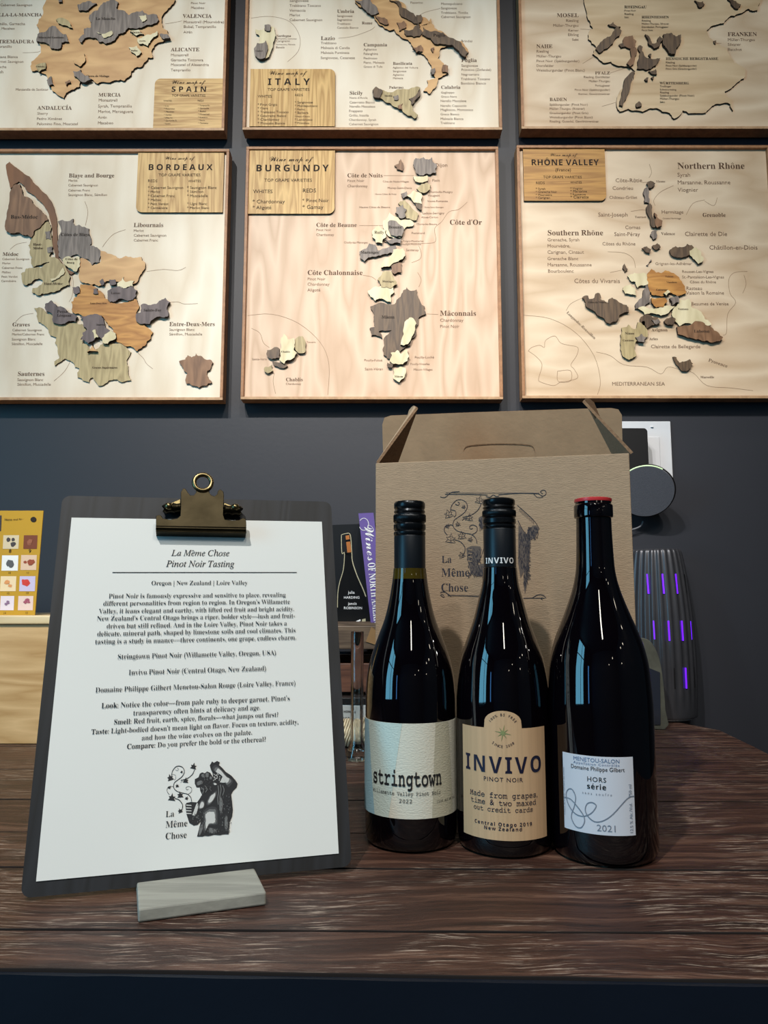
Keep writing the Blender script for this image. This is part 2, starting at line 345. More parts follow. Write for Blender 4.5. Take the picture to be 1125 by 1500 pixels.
struct(wl.build('wall_left', M['room']))
wf = MB()
for y in (-1.8, -1.26, -.49): wf.box((-2.73, y, .85), (-2.69, y+.04, 3.02))
for z in (.85, 2.25, 2.98): wf.box((-2.73, -1.8, z), (-2.69, -.45, z+.04))
struct(wf.build('window_1', M['black']))
struct(MB().box((-2.73, -3.15, .85), (-2.69, -2.75, .89)).box((-2.73, -3.15, 2.11), (-2.69, -2.75, 2.15)).box((-2.73, -3.15, .89), (-2.69, -3.11, 2.11)).box((-2.73, -2.79, .89), (-2.69, -2.75, 2.11)).build('window_2', M['black']))

# ================================================================ table
tbl = thing('tasting_table', 'dark reclaimed plank table with a navy front panel, carrying bottles and clipboard', 'table', (0, .85, 0))
def edge_x(y):                                   # the worn right-hand end of the table top
    e = [PZ(1125+95, 1152, TZ), PZ(1125, 1105, TZ), PZ(1092, 1087.5, TZ), PZ(1062, 1072.5, TZ), PZ(1017, 1056, TZ)]
    if y <= e[0].y: return e[0].x+(e[0].y-y)*.02
    for a, b in zip(e, e[1:]):
        if y <= b.y: return a.x+(b.x-a.x)*(y-a.y)/(b.y-a.y)
    return e[-1].x-(y-e[-1].y)*1.2
def fy(x): return PZ(562, 1425, TZ).y-.031*(x)    # front edge line
seams = [None]+[PZ(500, y, TZ).y for y in (1363, 1272, 1220, 1172, 1128, 1094, 1068)]+[1.365]
rnd = random.Random(4)
for i in range(8):
    g = .0011
    mb = MB(); nx = 60; rows = []
    for e_ in (0, 1):
        row = []
        for k in range(nx+1):
            t = k/nx
            yy0 = seams[i+e_]
            if yy0 is None: xx = -1.25+t*(edge_x(.45)+1.25); yy = fy(xx)+rnd.uniform(-.0006, .0006)
            else:
                ex = edge_x(yy0); xx = -1.25+t*(ex+1.25); yy = yy0-(.012*xx if yy0 < 1.3 else 0)+(g if e_ == 0 else -g)+rnd.uniform(-.0005, .0005)
            row.append((xx, yy))
        rows.append(row)
    dz = rnd.uniform(-.0006, 0); zt = TZ+dz; c = .0004
    V = []
    for k in range(nx+1):
        (xa, ya), (xb, yb) = rows[0][k], rows[1][k]
        V += [(xa, ya, TZ-.03), (xa, ya, zt-c), (xa, ya+c, zt), (xb, yb-c, zt), (xb, yb, zt-c), (xb, yb, TZ-.03)]
    fs = []
    for k in range(nx):
        for q in range(6): a = k*6+q; b = k*6+(q+1) % 6; fs.append((a, a+6, b+6, b))
    fs += [tuple(range(6)), tuple(range(nx*6+5, nx*6-1, -1))]
    mb.add(V, fs); mb.m = [1 if (j < nx*6 and j % 6 in (0, 1, 3, 4)) else 0 for j in range(len(mb.f))]; mb.build('plank', [M['table'], M['seam']], tbl, origin=(rnd.uniform(-.4, .4), .85, TZ+i*.37), fix=True)
ap = MB(); x0, x1 = -1.24, .66
ap.prism([(x0, fy(x0)+.004, TZ-.0305), (x1, fy(x1)+.004, TZ-.0305), (x1, fy(x1)+.004, .06), (x0, fy(x0)+.004, .06)], (0, .03, 0))
# bright worn arris and the front face of the slab itself is navy painted
fe = MB(); n = 90; V = []; fs = []
for k in range(n+1):
    x = -1.25+k*(edge_x(.45)+1.25)/n; V += [(x, fy(x)-.0035, TZ-.0022-rnd.random()*.0006), (x, fy(x)-.0035, TZ-.042), (x, fy(x)-.0008, TZ-.042), (x, fy(x)-.0008, TZ-.0022)]
for k in range(n):
    for q in range(4): a = k*4+q; b = k*4+(q+1) % 4; fs.append((a, b, b+4, a+4))
fs += [(0,1,2,3), (n*4, n*4+1, n*4+2, n*4+3)]
fe.add(V, fs); fe.build('edge_band', M['navy'], tbl, fix=True)
ap.build('front_panel', M['navy'], tbl)
eb = MB().box((.5, .5, .06), (.53, 1.0, TZ-.0305)); eb.build('end_panel', M['navy'], tbl)
MB().box((-1.2, .47, 0), (.5, 1.0, .06)).build('plinth', M['navy'], tbl)

# ================================================================ wine maps
FY = 1.338                                        # front of the frame lip
BY = FY+.007                                      # face of the map board
def jag(pts, amt, rr, depth=3):
    for _ in range(depth):
        out = []
        for i, a in enumerate(pts):
            b = pts[(i+1) % len(pts)]; dx, dy = b[0]-a[0], b[1]-a[1]; l = math.hypot(dx, dy); k = rr.uniform(-amt, amt)
            out += [a]
            if l > 9: out.append((a[0]+dx*rr.uniform(.4, .6)-dy*k, a[1]+dy*.5+dx*k))
        pts = out; amt *= .8
    return pts
def wine_map(label, rect, crop, boardmat, plaque, pieces, heads, smalls, lines, plq_text, rotw=()):
    ox, oy, sc = crop
    fx = lambda x, y: (ox+x/sc, oy+y/sc)
    a = P((rect[0]+rect[2])/2, rect[3], FY); cx = a.x
    l, r_ = P(rect[0], (rect[1]+rect[3])/2, FY).x, P(rect[2], (rect[1]+rect[3])/2, FY).x
    t, bt = P(cx*0+562, rect[1], FY).z, a.z
    # keep boards square to their neighbours
    T = thing('wine_map', label, 'wall map', ((l+r_)/2, WY, bt), 'wine region maps on the slate wall')
    lw = .0055; fr = MB()
    fr.box((l, FY, bt), (r_, WY-.006, bt+lw), 0); fr.box((l, FY, t-lw), (r_, WY-.006, t), 0)
    fr.box((l, FY, bt+lw), (l+lw, WY-.006, t-lw), 0); fr.box((r_-lw, FY, bt+lw), (r_, WY-.006, t-lw), 0)
    fr.m = [1 if i == 2 else m_ for i, m_ in enumerate(fr.m)]  # front face of the bottom rail is paler than the other rails
    fr.build('frame', [M['frame'], M['framef']], T, bevel=.0006)
    MB().box((l+lw, BY, bt+lw), (r_-lw, BY+.005, t-lw)).build('map_board', boardmat, T)
    MB().box((l+.04, BY+.0055, bt+.04), (r_-.04, WY-.0002, t-.04)).build('mounting_batten', M['black'], T)
    on = lambda px, py, h: P(px, py, BY-h)
    # title plaque with one rounded corner
    px0, py0, px1, py1, cor, pm = plaque
    A, B = P(px0, py0, BY-.004), P(px1, py1, BY-.004); R = .012
    xa, xb, za, zb = A.x, B.x, B.z, A.z; pts = []
    for (X, Z, sx, sz, nm) in ((xa, za, 1, 1, 'bl'), (xb, za, -1, 1, 'br'), (xb, zb, -1, -1, 'tr'), (xa, zb, 1, -1, 'tl')):
        if nm == cor:
            ang = {'bl': 180, 'br': 270, 'tr': 0, 'tl': 90}[nm]
            for q in range(7): g = math.radians(ang+90*q/6); pts.append((X+sx*R+R*math.cos(g), BY-.004, Z+sz*R+R*math.sin(g)))
        else: pts.append((X, BY-.004, Z))
    pq = MB().prism(pts, (0, .004, 0), 0, 1).build('title_plaque', [pm, M['char']], T)
    lt = MB(); f2 = lambda h: (lambda x, y: P(x, y, BY-h))
    def tx(mb, h, s, st, x0, y, x1, m=0, y1=None, xs=1, sp=0):
        p, q = fx(x0, y), fx(x1, y if y1 is None else y1)
        u, v = P(*p, BY-h), P(*q, BY-h)
        text(mb, lambda X, Z: Vector((X, BY-h, Z)), s, st, u.x, u.z, v.x, v.z if y1 is not None else u.z, xs=xs, m=m, sp=sp)
    for s, st, x0, y, x1, xs, sp in plq_text: tx(lt, .0043, s, st, x0, y, x1, xs=xs, sp=sp)
    lt.build('plaque_lettering', M['char'], pq)
    # raised region pieces
    rr = random.Random(hash(label) % 1 + len(label))
    for i, (kind, h, pts) in enumerate(pieces):
        q = [(pts[k], pts[k+1]) for k in range(0, len(pts), 2)]
        q = jag(q, .2 if kind not in 'r' else .05, rr, 3 if len(q) > 7 else 2)
        w3 = [on(*fx(*p), h*.001+.0001*(i % 3)) for p in q]
        MB().prism(w3, (0, h*.001+.0001*(i % 3)-(0 if h <= 4 else .002), 0), 0, 1).build('region_piece', [MP[kind], M['char']], T)
    pr = MB()
    for s, x0, y, x1, *e in heads: tx(pr, .0003, s, e[0] if e else 'serifb', x0, y, x1, m=0)
    for s, x0, y, x1 in smalls: tx(pr, .0003, s, 'sans', x0, y, x1, m=2)
    for s, x0, y0, x1, y1 in rotw: tx(pr, .0003, s, 'serif', x0, y0, x1, m=0, y1=y1)
    for ln in lines:
        q = smooth([fx(ln[k], ln[k+1]) for k in range(0, len(ln), 2)], 4)
        stroke(pr, lambda X, Z: Vector((X, BY-.0002, Z)), [(P(*p, BY).x, P(*p, BY).z) for p in q], .0007, 1)
    pr.build('map_lettering', [M['burn'], M['burn2'], M['burn3']], T)['kind'] = 'stuff'
    tp = MB(); return T, tp, tx
def on_piece(T, tp, tx, items):
    for s, x0, y, x1, h, *e in items: tx(tp, h*.001+.0005, s, e[0] if e else 'serifb', x0, y, x1)
    if tp.v: tp.build('piece_lettering', M['char'], T)['kind'] = 'stuff'

# --- Bordeaux
T, tp, tx = wine_map('square wooden wine map titled BORDEAUX with long brown river, lower left of the wall', (-46, 218, 331, 586), (0, 200, 3.2609), M['birch'], (202.5, 223, 326, 311, 'bl', M['oak']),
 [('o',3,(162,820,185,815,215,835,250,850,258,890,300,895,360,885,400,900,415,940,385,970,395,990,420,1000,430,1030,470,1010,500,990,560,990,600,1000,625,1030,610,1060,612,1110,625,1165,590,1172,560,1160,520,1165,470,1190,445,1150,425,1175,395,1165,370,1150,380,1110,350,1080,310,1060,290,1075,262,1095,258,1075,282,1060,275,1010,270,960,240,950,210,900,175,860)),
  ('r',3,(28,135,45,120,60,135,100,165,140,190,160,220,190,250,220,275,245,310,262,360,272,430,275,520,280,580,300,615,330,640,355,650,340,660,300,640,268,600,252,520,250,450,240,400,215,340,180,300,130,262,115,235,90,215,65,230,50,250,38,200)),
  ('b',6,(62,235,95,225,105,255,150,300,195,350,222,385,228,400,200,420,180,440,160,460,150,482,110,470,70,462,30,452,22,430,40,330)),
  ('o',4,(228,405,240,420,245,480,248,540,235,570,232,600,200,610,160,625,148,600,142,560,135,520,150,490,170,450,190,430)),
  ('o',4,(234,572,262,575,290,600,320,640,335,670,330,710,280,735,220,750,180,758,152,745,155,725,190,710,205,690,185,678,150,700,125,710,105,690,100,655,125,630,160,627,235,603)),
  ('c',6,(240,680,300,625,310,645,270,680,245,690)),
  ('g',5,(215,455,240,450,243,490,220,490)), ('g',5,(225,530,248,525,252,552,228,555)),
  ('g',3,(275,405,300,398,335,402,350,392,355,425,395,432,425,440,432,480,430,520,465,530,482,550,475,600,440,615,420,585,385,575,355,565,320,580,295,590,280,570,275,500)),
  ('c',6,(298,590,330,572,380,575,382,620,365,645,335,628,310,612)),
  ('t',4,(480,545,520,560,560,580,600,570,640,580,675,575,692,600,685,640,665,670,650,700,600,705,520,690,470,715,430,705,385,690,380,640,385,580,440,617,477,602)),
  ('p',6,(515,735,545,720,590,725,625,710,655,735,650,760,610,785,560,780,525,790)), ('p',6,(520,685,550,682,555,705,525,708)), ('p',6,(475,690,490,678,500,695,488,712)),
  ('c',6,(560,700,590,670,600,695,640,690,635,715,590,725)),
  ('y',4,(385,705,440,710,470,735,500,770,530,792,610,792,655,780,665,815,650,850,660,885,700,910,730,935,720,965,690,1000,655,1025,620,1000,580,988,545,970,540,930,515,900,490,860,440,855,400,865,375,845,345,840,340,790,355,770,385,740)),
  ('p',7,(672,805,700,800,735,800,760,785,790,770,812,790,800,830,800,860,770,862,735,870,715,895,680,895,650,880,648,850,672,840)),
  ('p',7,(215,800,245,782,265,800,270,815,310,820,340,845,370,862,360,885,330,880,300,895,258,890,250,850,222,835)),
  ('p',7,(380,860,440,850,485,855,495,880,530,930,500,975,470,955,455,965,420,990,388,965,395,935,415,920,395,885)),
  ('c',9,(488,985,500,945,530,925,552,940,545,970,515,990)), ('t',9,(415,1030,440,985,465,1025)), ('c',9,(440,930,455,920,470,960,450,965)),
  ('p',6,(345,720,375,715,382,745,350,747)), ('p',6,(445,730,465,725,468,752,445,750)),
  ('b',4,(855,1075,885,1065,895,1045,915,1055,935,1035,965,1050,1000,1065,1018,1080,1005,1110,990,1120,1000,1160,1012,1175,985,1190,950,1200,920,1190,890,1180,895,1130,875,1105))],
 [('Blaye and Bourge',328,195,546), ('Libournais',638,432,781), ('Médoc',12,570,88), ('Graves',58,907,143), ('Entre-Deux-Mers',808,905,1027), ('Sauternes',83,1143,213)],
 [('Merlot',326,215,370),('Cabernet Sauvignon',325,238,468),('Cabernet Franc',325,262,430),('Sauvignon Blanc, Sémillon',325,284,512),('Merlot',638,455,686),('Cabernet Sauvignon',638,478,795),('Cabernet Franc',638,501,755),
  ('Cabernet Sauvignon',10,590,140),('Merlot',10,610,50),('Cabernet Franc',8,632,108),('Malbec',8,653,52),('Petit Verdot',6,674,84),('Carménère',5,695,77),('Cabernet Sauvignon',58,930,200),('Merlot/Cabernet Franc',56,950,212),('Sauvignon Blanc',55,974,170),('Sémillon, Muscadelle',55,996,203),
  ('Sauvignon Blanc',808,928,930),('Sémillon, Muscadelle',808,950,966),('Sauvignon Blanc',82,1168,207),('Sémillon, Muscadelle',82,1190,243)],
 [(405,310,420,360,408,425),(600,445,545,465,510,500,490,528),(888,625,850,640,780,635,700,645),(945,798,880,800,850,790,815,792),(128,505,80,515,48,540),(160,845,110,855,75,885),(730,1110,700,1085,685,1060,660,1035),(258,1168,310,1120,350,1050,395,1005),(335,650,350,690,345,760,330,790)],
 [('Wine map of','script',785,110,930,1,0),('BORDEAUX','sansb',706,160,1015,1.05,.22),('TOP GRAPE VARIETIES','sans',757,190,958,1,0),('REDS','sans',706,218,752,1,0),('WHITES','sans',898,218,960,1,0)]
 +[(s,'sans',x,y,x1,1,0) for s,x,y,x1 in (('* Cabernet Sauvignon',706,250,876),('* Merlot',706,269,765),('* Cabernet Franc',706,289,835),('* Malbec',706,308,770),('* Petit Verdot',706,327,805),('* Carménère',706,346,800),('* Sauvignon Blanc',893,250,1035),('* Sémillon',893,269,972),('* Muscadelle',893,289,993),('* Ugni Blanc',893,327,990),('* Merlot Blanc',893,346,1000))])
on_piece(T, tp, tx, [('Bas-Médoc',50,392,180,6),('Haut-',158,520,200,4),('Médoc',158,538,206,4),('Côtes de Blaye',290,475,430,3),('Côtes de',312,590,370,6),('Bourg',318,606,355,6),('Haut-Médoc',210,708,300,4),('Pessac',272,842,330,7),('Léognan',272,860,340,7),('Sauternes',460,902,510,7),('Graves Supérieures',440,1108,560,3),('Entre-Deux-Mers',430,800,510,4),('Sainte-Foy',685,835,770,7),('Lussac',530,752,575,6)])
# --- Burgundy
T, tp, tx = wine_map('square pinkish wooden wine map titled BURGUNDY with a narrow chain of pieces', (356.5, 214.5, 733.5, 585), (345, 200, 2.8125), M['birchp'], (363.5, 220, 490, 313, 'br', M['oak']),
 [('b',4,(655,118,672,112,680,92,692,118,690,140,665,135)), ('g',5,(742,88,775,85,795,95,808,85,812,105,830,115,828,148,805,155,775,160,745,152,735,125)),
  ('c',5,(732,165,790,160,792,182,740,184)), ('o',5,(745,215,765,195,785,188,805,200,800,218,765,230)), ('g',5,(682,235,705,225,710,245,690,255)), ('c',6,(705,240,735,222,770,245,767,278,735,272)), ('d',5,(740,272,768,280,768,302,745,290)),
  ('o',4,(670,275,695,262,720,285,755,320,745,345,705,338)), ('g',7,(662,290,690,280,705,300,700,330,675,335,658,315)),
  ('c',4,(610,345,635,312,660,330,680,345,720,342,735,362,700,375,690,395,685,415,650,418,620,400,608,375)), ('g',7,(628,352,650,345,690,370,685,410,640,405)), ('c',6,(565,385,590,366,620,385,622,410,605,440,580,438,563,415)),
  ('g',6,(610,425,650,418,685,420,680,440,640,442)),
  ('g',5,(510,475,540,460,550,440,575,445,590,470,620,460,660,448,655,478,610,485,570,495,530,515,512,500)), ('c',7,(610,510,640,490,650,465,690,460,700,490,670,515,640,530,600,540,602,525)), ('b',5,(640,530,685,520,682,560,655,567)),
  ('o',6,(585,590,605,560,640,555,655,590,665,610,640,625,600,620)), ('c',5,(545,635,570,620,610,616,650,622,655,640,640,652,640,682,610,670,575,677)),
  ('d',4,(690,635,705,620,730,635,745,628,750,655,780,700,785,730,755,745,740,790,745,810,720,860,690,875,665,890,630,915,610,900,612,850,620,820,650,798,590,803,605,830,560,820,552,790,575,785,570,750,565,720,555,700,590,685,620,690,655,690,680,660)),
  ('c',8,(705,755,725,745,745,770,740,795,710,855,680,857,690,800)), ('c',7,(640,890,665,880,680,895,710,878,715,905,690,938,660,935,635,925)), ('c',6,(650,960,700,953,697,990,675,1012,650,997)), ('d',6,(625,930,650,935,645,952,628,950)),
  ('c',7,(185,850,200,812,215,835,240,830,245,850,240,880,255,890,235,915,200,937,180,920,185,890)), ('o',5,(250,830,275,822,290,850,287,888,260,892,245,860)), ('d',5,(130,880,160,868,182,875,180,912,150,917,128,900)), ('o',5,(120,950,150,940,155,965,130,974,118,965)), ('d',4,(150,925,205,930,215,945,180,952))],
 [('Côte de Nuits',460,168,607),('Côte de Beaune',332,372,500),('Côte Chalonnaise',296,570,524),('Mâconnais',842,738,992),("Côte d'Or",882,363,1015),('Chablis',207,1008,278)],
 [('Pinot Noir',460,187,530),('Chardonnay',460,209,544),('Pinot Noir',332,389,394),('Chardonnay',332,409,406),('Pinot Noir',296,592,370),('Chardonnay',296,614,387),('Aligoté',296,638,350),('Chardonnay',842,763,939),('Pinot Noir',842,788,922),('Chardonnay',207,1023,270),
  ('Dijon',822,125,874),('Fixin',810,186,842),('Côte de Nuits-Villages',606,189,714),('Morey-Saint-Denis',626,216,727),('Hautes Côtes de Nuits',575,240,663),('Hautes Côtes de Beaune',510,295,637),('Chambolle-Musigny',795,232,895),('Vougeot',792,247,842),('Vosne-Romanée',790,270,875),('Nuits-Saint-Georges',778,294,857),('Ladoix-Serrigny',770,320,860),('Aloxe-Corton',765,336,835),('Chorey-lès-Beaune',745,364,830),('Pommard',725,402,780),('Puligny-Montrachet',690,434,775),('Chassagne-Montrachet',682,447,765),('Santenay',702,472,755),('Chailly-lès-Maranges',446,440,545),('Pouilly-Fuissé',530,926,605),('Saint-Véran',532,963,608),('Pouilly-Loché',738,914,818),('Pouilly-Vinzelles',720,941,800),('Mâcon-Villages',733,964,812),('Tonnerre',293,850,330),('Sainte-Vertu',68,921,130)],
 [(610,161,735,161),(510,367,605,367),(525,572,560,578,580,592),(790,731,835,733),(50,738,150,732,260,770,350,850,385,940,380,1065),(955,270,920,300,880,310,850,350,820,380,825,430,790,440,700,440),(725,520,760,505,765,480,755,450),(750,560,765,590,755,620),(65,790,100,810,115,850,140,870),(160,975,155,1010,165,1060)],
 [('Wine map of','script',136,102,320,1,0),('BURGUNDY','sansb',82,143,384,1.05,.2),('TOP GRAPE VARIETIES','sans',118,186,315,1,0),('WHITES','sans',72,233,153,1,0),('REDS','sans',276,230,332,1,0),('* Chardonnay','sans',70,275,203,1,0),('* Aligoté','sans',70,299,148,1,0),('* Pinot Noir','sans',275,270,384,1,0),('* Gamay','sans',275,298,362,1,0)])
on_piece(T, tp, tx, [('Mâcon',602,749,655,4),('Beaune',630,378,685,7),('Chablis',188,890,225,7),('Mâcon',655,992,690,6),('Rully',572,400,612,6),('Maranges',515,482,590,5),('Montagny',605,600,655,6)])
# --- Rhône
T, tp, tx = wine_map('square wooden wine map titled RHÔNE VALLEY, right of the lower row', (761, 212.5, 1140, 583.5), (745, 200, 2.9605), M['birchs'], (766, 217.5, 888.5, 294, 'br', M['oakd']),
 [('d',5,(598,205,615,192,637,203,620,224,605,222)), ('g',4,(590,225,605,218,608,265,610,290,590,287,585,250)), ('d',5,(602,300,615,290,622,330,635,360,640,388,625,394,615,365,603,335)), ('b',7,(632,330,645,340,650,355,668,365,665,388,645,395,635,375)),
  ('g',4,(622,410,640,405,645,430,628,447,615,430)), ('d',5,(578,485,600,476,618,488,612,507,590,497)), ('d',5,(622,475,645,462,660,480,635,490)), ('d',5,(700,490,725,475,750,480,775,465,795,470,805,490,780,515,740,524,705,514)), ('c',6,(785,495,815,480,835,500,847,530,822,552,800,530)), ('g',3,(598,558,618,532,622,538,604,560)),
  ('d',4,(495,570,503,550,517,575,505,587)), ('c',5,(515,605,545,590,585,588,600,600,605,640,575,645,560,657,550,630,525,620)), ('c',5,(495,665,530,640,550,660,555,692,530,685,505,682)),
  ('y',5,(605,590,620,573,640,590,680,580,705,590,740,610,765,650,770,680,740,690,720,685,690,680,650,690,620,685,605,650)), ('g',4,(580,610,605,620,610,690,615,720,590,742,550,747,555,720,580,700)),
  ('y',7,(620,700,680,700,690,715,670,740,640,742,625,725)), ('c',6,(560,745,600,742,640,745,680,735,720,735,700,755,660,777,620,765,590,772)), ('g',8,(700,700,735,690,740,720,710,732)), ('c',9,(672,680,690,665,702,675,685,690)),
  ('c',5,(735,710,785,705,790,735,835,760,850,790,880,812,860,827,800,815,740,822,710,780,720,740)), ('b',7,(730,825,770,820,810,800,870,820,910,850,930,870,890,892,840,887,780,872,735,857)), ('d',7,(675,800,700,785,725,790,715,815,690,817)),
  ('d',5,(570,790,600,770,650,785,640,815,600,832,580,815)), ('g',7,(620,795,650,790,660,805,640,815)),
  ('d',6,(320,700,345,690,350,705,370,700,378,680,395,680,398,705,435,725,435,705,450,698,475,715,520,740,522,762,480,775,470,800,440,812,415,790,385,775,360,750,340,740,335,720)),
  ('o',5,(490,830,520,815,550,835,560,805,590,800,605,860,570,880,545,920,555,945,525,967,490,940,485,900,485,860)), ('g',8,(550,870,575,855,597,870,590,892,560,887)), ('d',5,(712,955,728,957,740,980,765,975,785,965,800,985,770,1017,745,1010,725,985))],
 [('Northern Rhône',732,140,1025),('Southern Rhône',168,428,411),('Grenoble',841,348,942),('Valence',662,427,722),('Vienne',640,199,680),('Tournon',548,353,597),('Avignon',620,845,690),('Arles',610,883,648),('Nîmes',505,860,545),('Marseille',832,1048,892)],
 [('Syrah',732,174,789),('Marsanne, Roussanne',732,207,963),('Viognier',734,239,822),('Côte-Rôtie',463,198,580),('Condrieu',450,231,541),('Château-Grillet',436,270,558),('Saint-Joseph',388,347,518),('Hermitage',663,334,759),('Crozes-Hermitage',668,358,748),('Cornas',505,401,572),('Saint-Péray',458,431,570),('Côtes du Rhône',406,472,551),('Clairette de Die',764,431,949),('Châtillon-en-Diois',870,490,1081),
  ('Grenache, Syrah',168,454,308),('Mourvèdre,',168,481,268),('Carignan, Cinsaut',168,508,327),('Grenache Blanc',168,536,303),('Marsanne, Roussanne',168,563,361),('Bourboulenc',170,590,283),('Côtes du Vivarais',284,635,484),('Grignan-les-Adhémar',636,557,795),('Rousset-Les-Vignes',752,591,889),('St.-Pantaléon-Les-Vignes',752,615,935),('Côtes du Rhône',786,636,900),('Rasteau',770,665,840),('Vaison la Romaine',770,685,935),('Beaumes de Venise',792,732,955),('Ventoux',740,794,816),('Clairette de Bellegarde',617,918,832),('MEDITERRANEAN SEA',448,1080,678)],
 [(85,930,100,915,135,905,155,915,160,885,200,865,225,895,260,905,300,915,295,950,270,990,285,1010,300,1045,260,1060,225,1065,195,1080,140,1065,130,1050,145,990,120,955,85,930),(212,1018,268,1015,268,1060,215,1062,212,1018),(65,775,180,790,290,850,370,950,398,1060,385,1120),(380,935,440,950,500,990,600,1000,660,1030,690,1000,740,1010,800,1025,860,1080,960,1090,1060,1102),
  (715,213,660,240,630,275,635,300),(530,325,580,318,610,325),(580,200,605,198),(610,120,620,155,608,180),(440,590,490,580),(430,500,500,505,540,530,550,570),(850,280,890,300,905,265),(770,340,800,290,850,275),(1035,585,980,590,955,620,960,680,985,720,950,770,945,850,930,862),(320,700,270,725,250,755),(1020,600,1030,640,1015,680)],
 [('Wine map of','script',178,85,298,1,0),('RHÔNE VALLEY','sansb',97,124,392,1,.04),('(France)','sans',202,151,272,1,0),('TOP GRAPE VARIETIES','sans',150,181,318,1,0),('REDS','sans',118,206,157,1,0),('WHITES','sans',268,203,318,1,0)]
 +[(s,'sans',x,y,x1,1,0) for s,x,y,x1 in (('* Syrah',118,231,160),('* Grenache Noir',118,244,210),('* Mourvèdre',118,257,188),('* Carignan',118,270,180),('* Viognier',268,229,322),('* Marsanne',268,242,340),('* Roussanne',268,255,335),('* Clairette',268,268,348))],
 rotw=[('Languedoc-Roussillon',250,765,372,880),('Provence',865,975,948,1003)])
on_piece(T, tp, tx, [('Luberon',804,850,872,7),('Côtes du Vivarais',345,722,430,6),('Vinsobres',685,635,730,5),('Valréas',680,610,715,5),('Cairanne',640,668,690,5),('Ventoux',735,752,780,5),('Nîmes',505,858,545,5),('Costières',495,888,545,5)])
# --- Spain
T, tp, tx = wine_map('square wooden wine map titled SPAIN with grey regions, left of the top row', (-44, -182, 333.5, 191), (0, 0, 3.0), M['birch'], (227, 115, 328.5, 188, 'tl', M['oakh']),
 [('t',4,(60,-420,780,-400,900,-300,820,-120,770,0,730,50,710,95,715,120,742,160,690,190,665,225,672,250,640,270,590,300,575,330,545,355,470,362,400,347,355,352,350,380,300,402,280,432,230,400,210,350,185,322,140,312,138,270,180,230,170,180,160,110,190,60,200,-30,150,-200)),
  ('g',8,(340,20,365,10,400,5,425,15,395,35,375,47,345,45)), ('g',8,(455,10,470,5,500,-5,520,10,510,35,560,60,572,90,555,130,520,150,505,175,465,192,430,180,415,165,380,165,360,187,345,172,370,150,370,125,400,120,390,80,430,45)),
  ('c',10,(425,140,490,135,495,150,455,167)), ('g',8,(555,80,600,50,625,45,650,65,690,65,697,85,670,107,640,112,620,122,565,122)), ('c',10,(610,70,640,65,645,85,625,97)), ('c',8,(570,137,610,130,632,150,600,157)),
  ('c',8,(605,167,640,155,690,135,692,155,660,182,650,202,630,192,610,192)), ('g',8,(700,150,735,150,747,165,720,172)), ('c',8,(565,207,600,200,622,230,600,247,575,227)),
  ('g',8,(165,150,215,120,245,115,265,140,290,150,302,182,270,187,265,212,220,207,200,187,160,182)), ('o',8,(245,87,260,78,310,105,318,122,290,112,255,102)), ('o',8,(155,287,200,275,200,302,170,317)),
  ('t',8,(320,267,370,235,375,267,350,292,325,277)), ('g',8,(320,312,355,305,365,325,402,347,370,362,345,347)), ('g',8,(205,352,225,335,235,372,215,377)), ('g',8,(250,-10,270,-15,272,8,258,10)), ('b',8,(285,360,305,350,310,362,290,375)),
  ('g',8,(300,-250,420,-260,440,-180,340,-170)), ('c',8,(520,-220,600,-240,620,-170,540,-160))],
 [('VALENCIA',803,78,930),('ALICANTE',751,225,876),('MURCIA',432,424,530),('ANDALUCÍA',164,482,315),('EXTREMADURA',-40,190,150),('CASTILLA-LA-MANCHA',-75,72,184)],
 [('Monastrell (Mourvèdre)',806,102,985),('Bobal, Tempranillo',806,123,950),('Airén',806,146,845),('Monastrell',750,247,828),('Garnacha Tintorera',750,269,893),('Moscatel of Alexandria',750,290,918),('Tempranillo',750,313,837),('Monastrell',432,446,516),('Syrah, Tempranillo',430,472,580),('Merlot, Merseguera',430,496,585),('Airén',430,521,470),('Macabeo',429,546,498),('Sherry',163,504,210),('Pedro Ximénez',161,527,272),('Palomino Fino, Moscatel',161,550,342),
  ('Pinot Noir',838,18,903),('Macabeo',838,39,898),('Cabernet Sauvignon',0,27,142),('Tempranillo, Garnacha',-60,110,110),('Airén, Macabeo',-40,130,65),('Tempranillo',-40,210,52),('Cayetana Blanca',-40,255,78),('Cabernet Sauvignon',-40,276,104),('Garnacha',-40,299,28),('Syrah',-30,322,15),('Manzanilla de Sanlúcar',68,398,212),('Dehesa de Málaga',380,337,482),('Tempranillo',594,8,700),('Garnacha, Alicante',594,26,696)],
 [(800,92,760,100,725,105),(100,232,160,230,178,224),(330,285,360,250,375,235),(430,330,440,270,400,250)],
 [('Wine map of','script',752,368,902,1,0),('SPAIN','sansb',752,403,908,1.05,.3),('TOP GRAPE VARIETIES','sans',755,424,903,1,0),('WHITES','sans',718,446,755,1,0),('REDS','sans',868,446,895,1,0)]
 +[(s,'sans',720,468+i*13,x1,1,0) for i,(s,x1) in enumerate((('* Airén',742),('* Palomino',768),('* Macabeo',765),('* Verdejo',755),('* Albariño',758),('* Garnacha B.',778),('* Godello',750)))]
 +[(s,'sans',870,466+i*13,x1,1,0) for i,(s,x1) in enumerate((('* Tempranillo',922),('* Garnacha',918),('* Bobal',905),('* Monastrell',920),('* Graciano',912),('* Mencía',900),('* Cariñena',915)))])
on_piece(T, tp, tx, [('La Mancha',420,87,507,8),('Ribera del Guadiana',168,168,280,8),('Sierra de Málaga',378,338,480,4),('Alicante',572,146,625,8),('Jumilla',612,182,640,8),('Bullas',575,225,605,8),('Condado',158,295,195,8)])
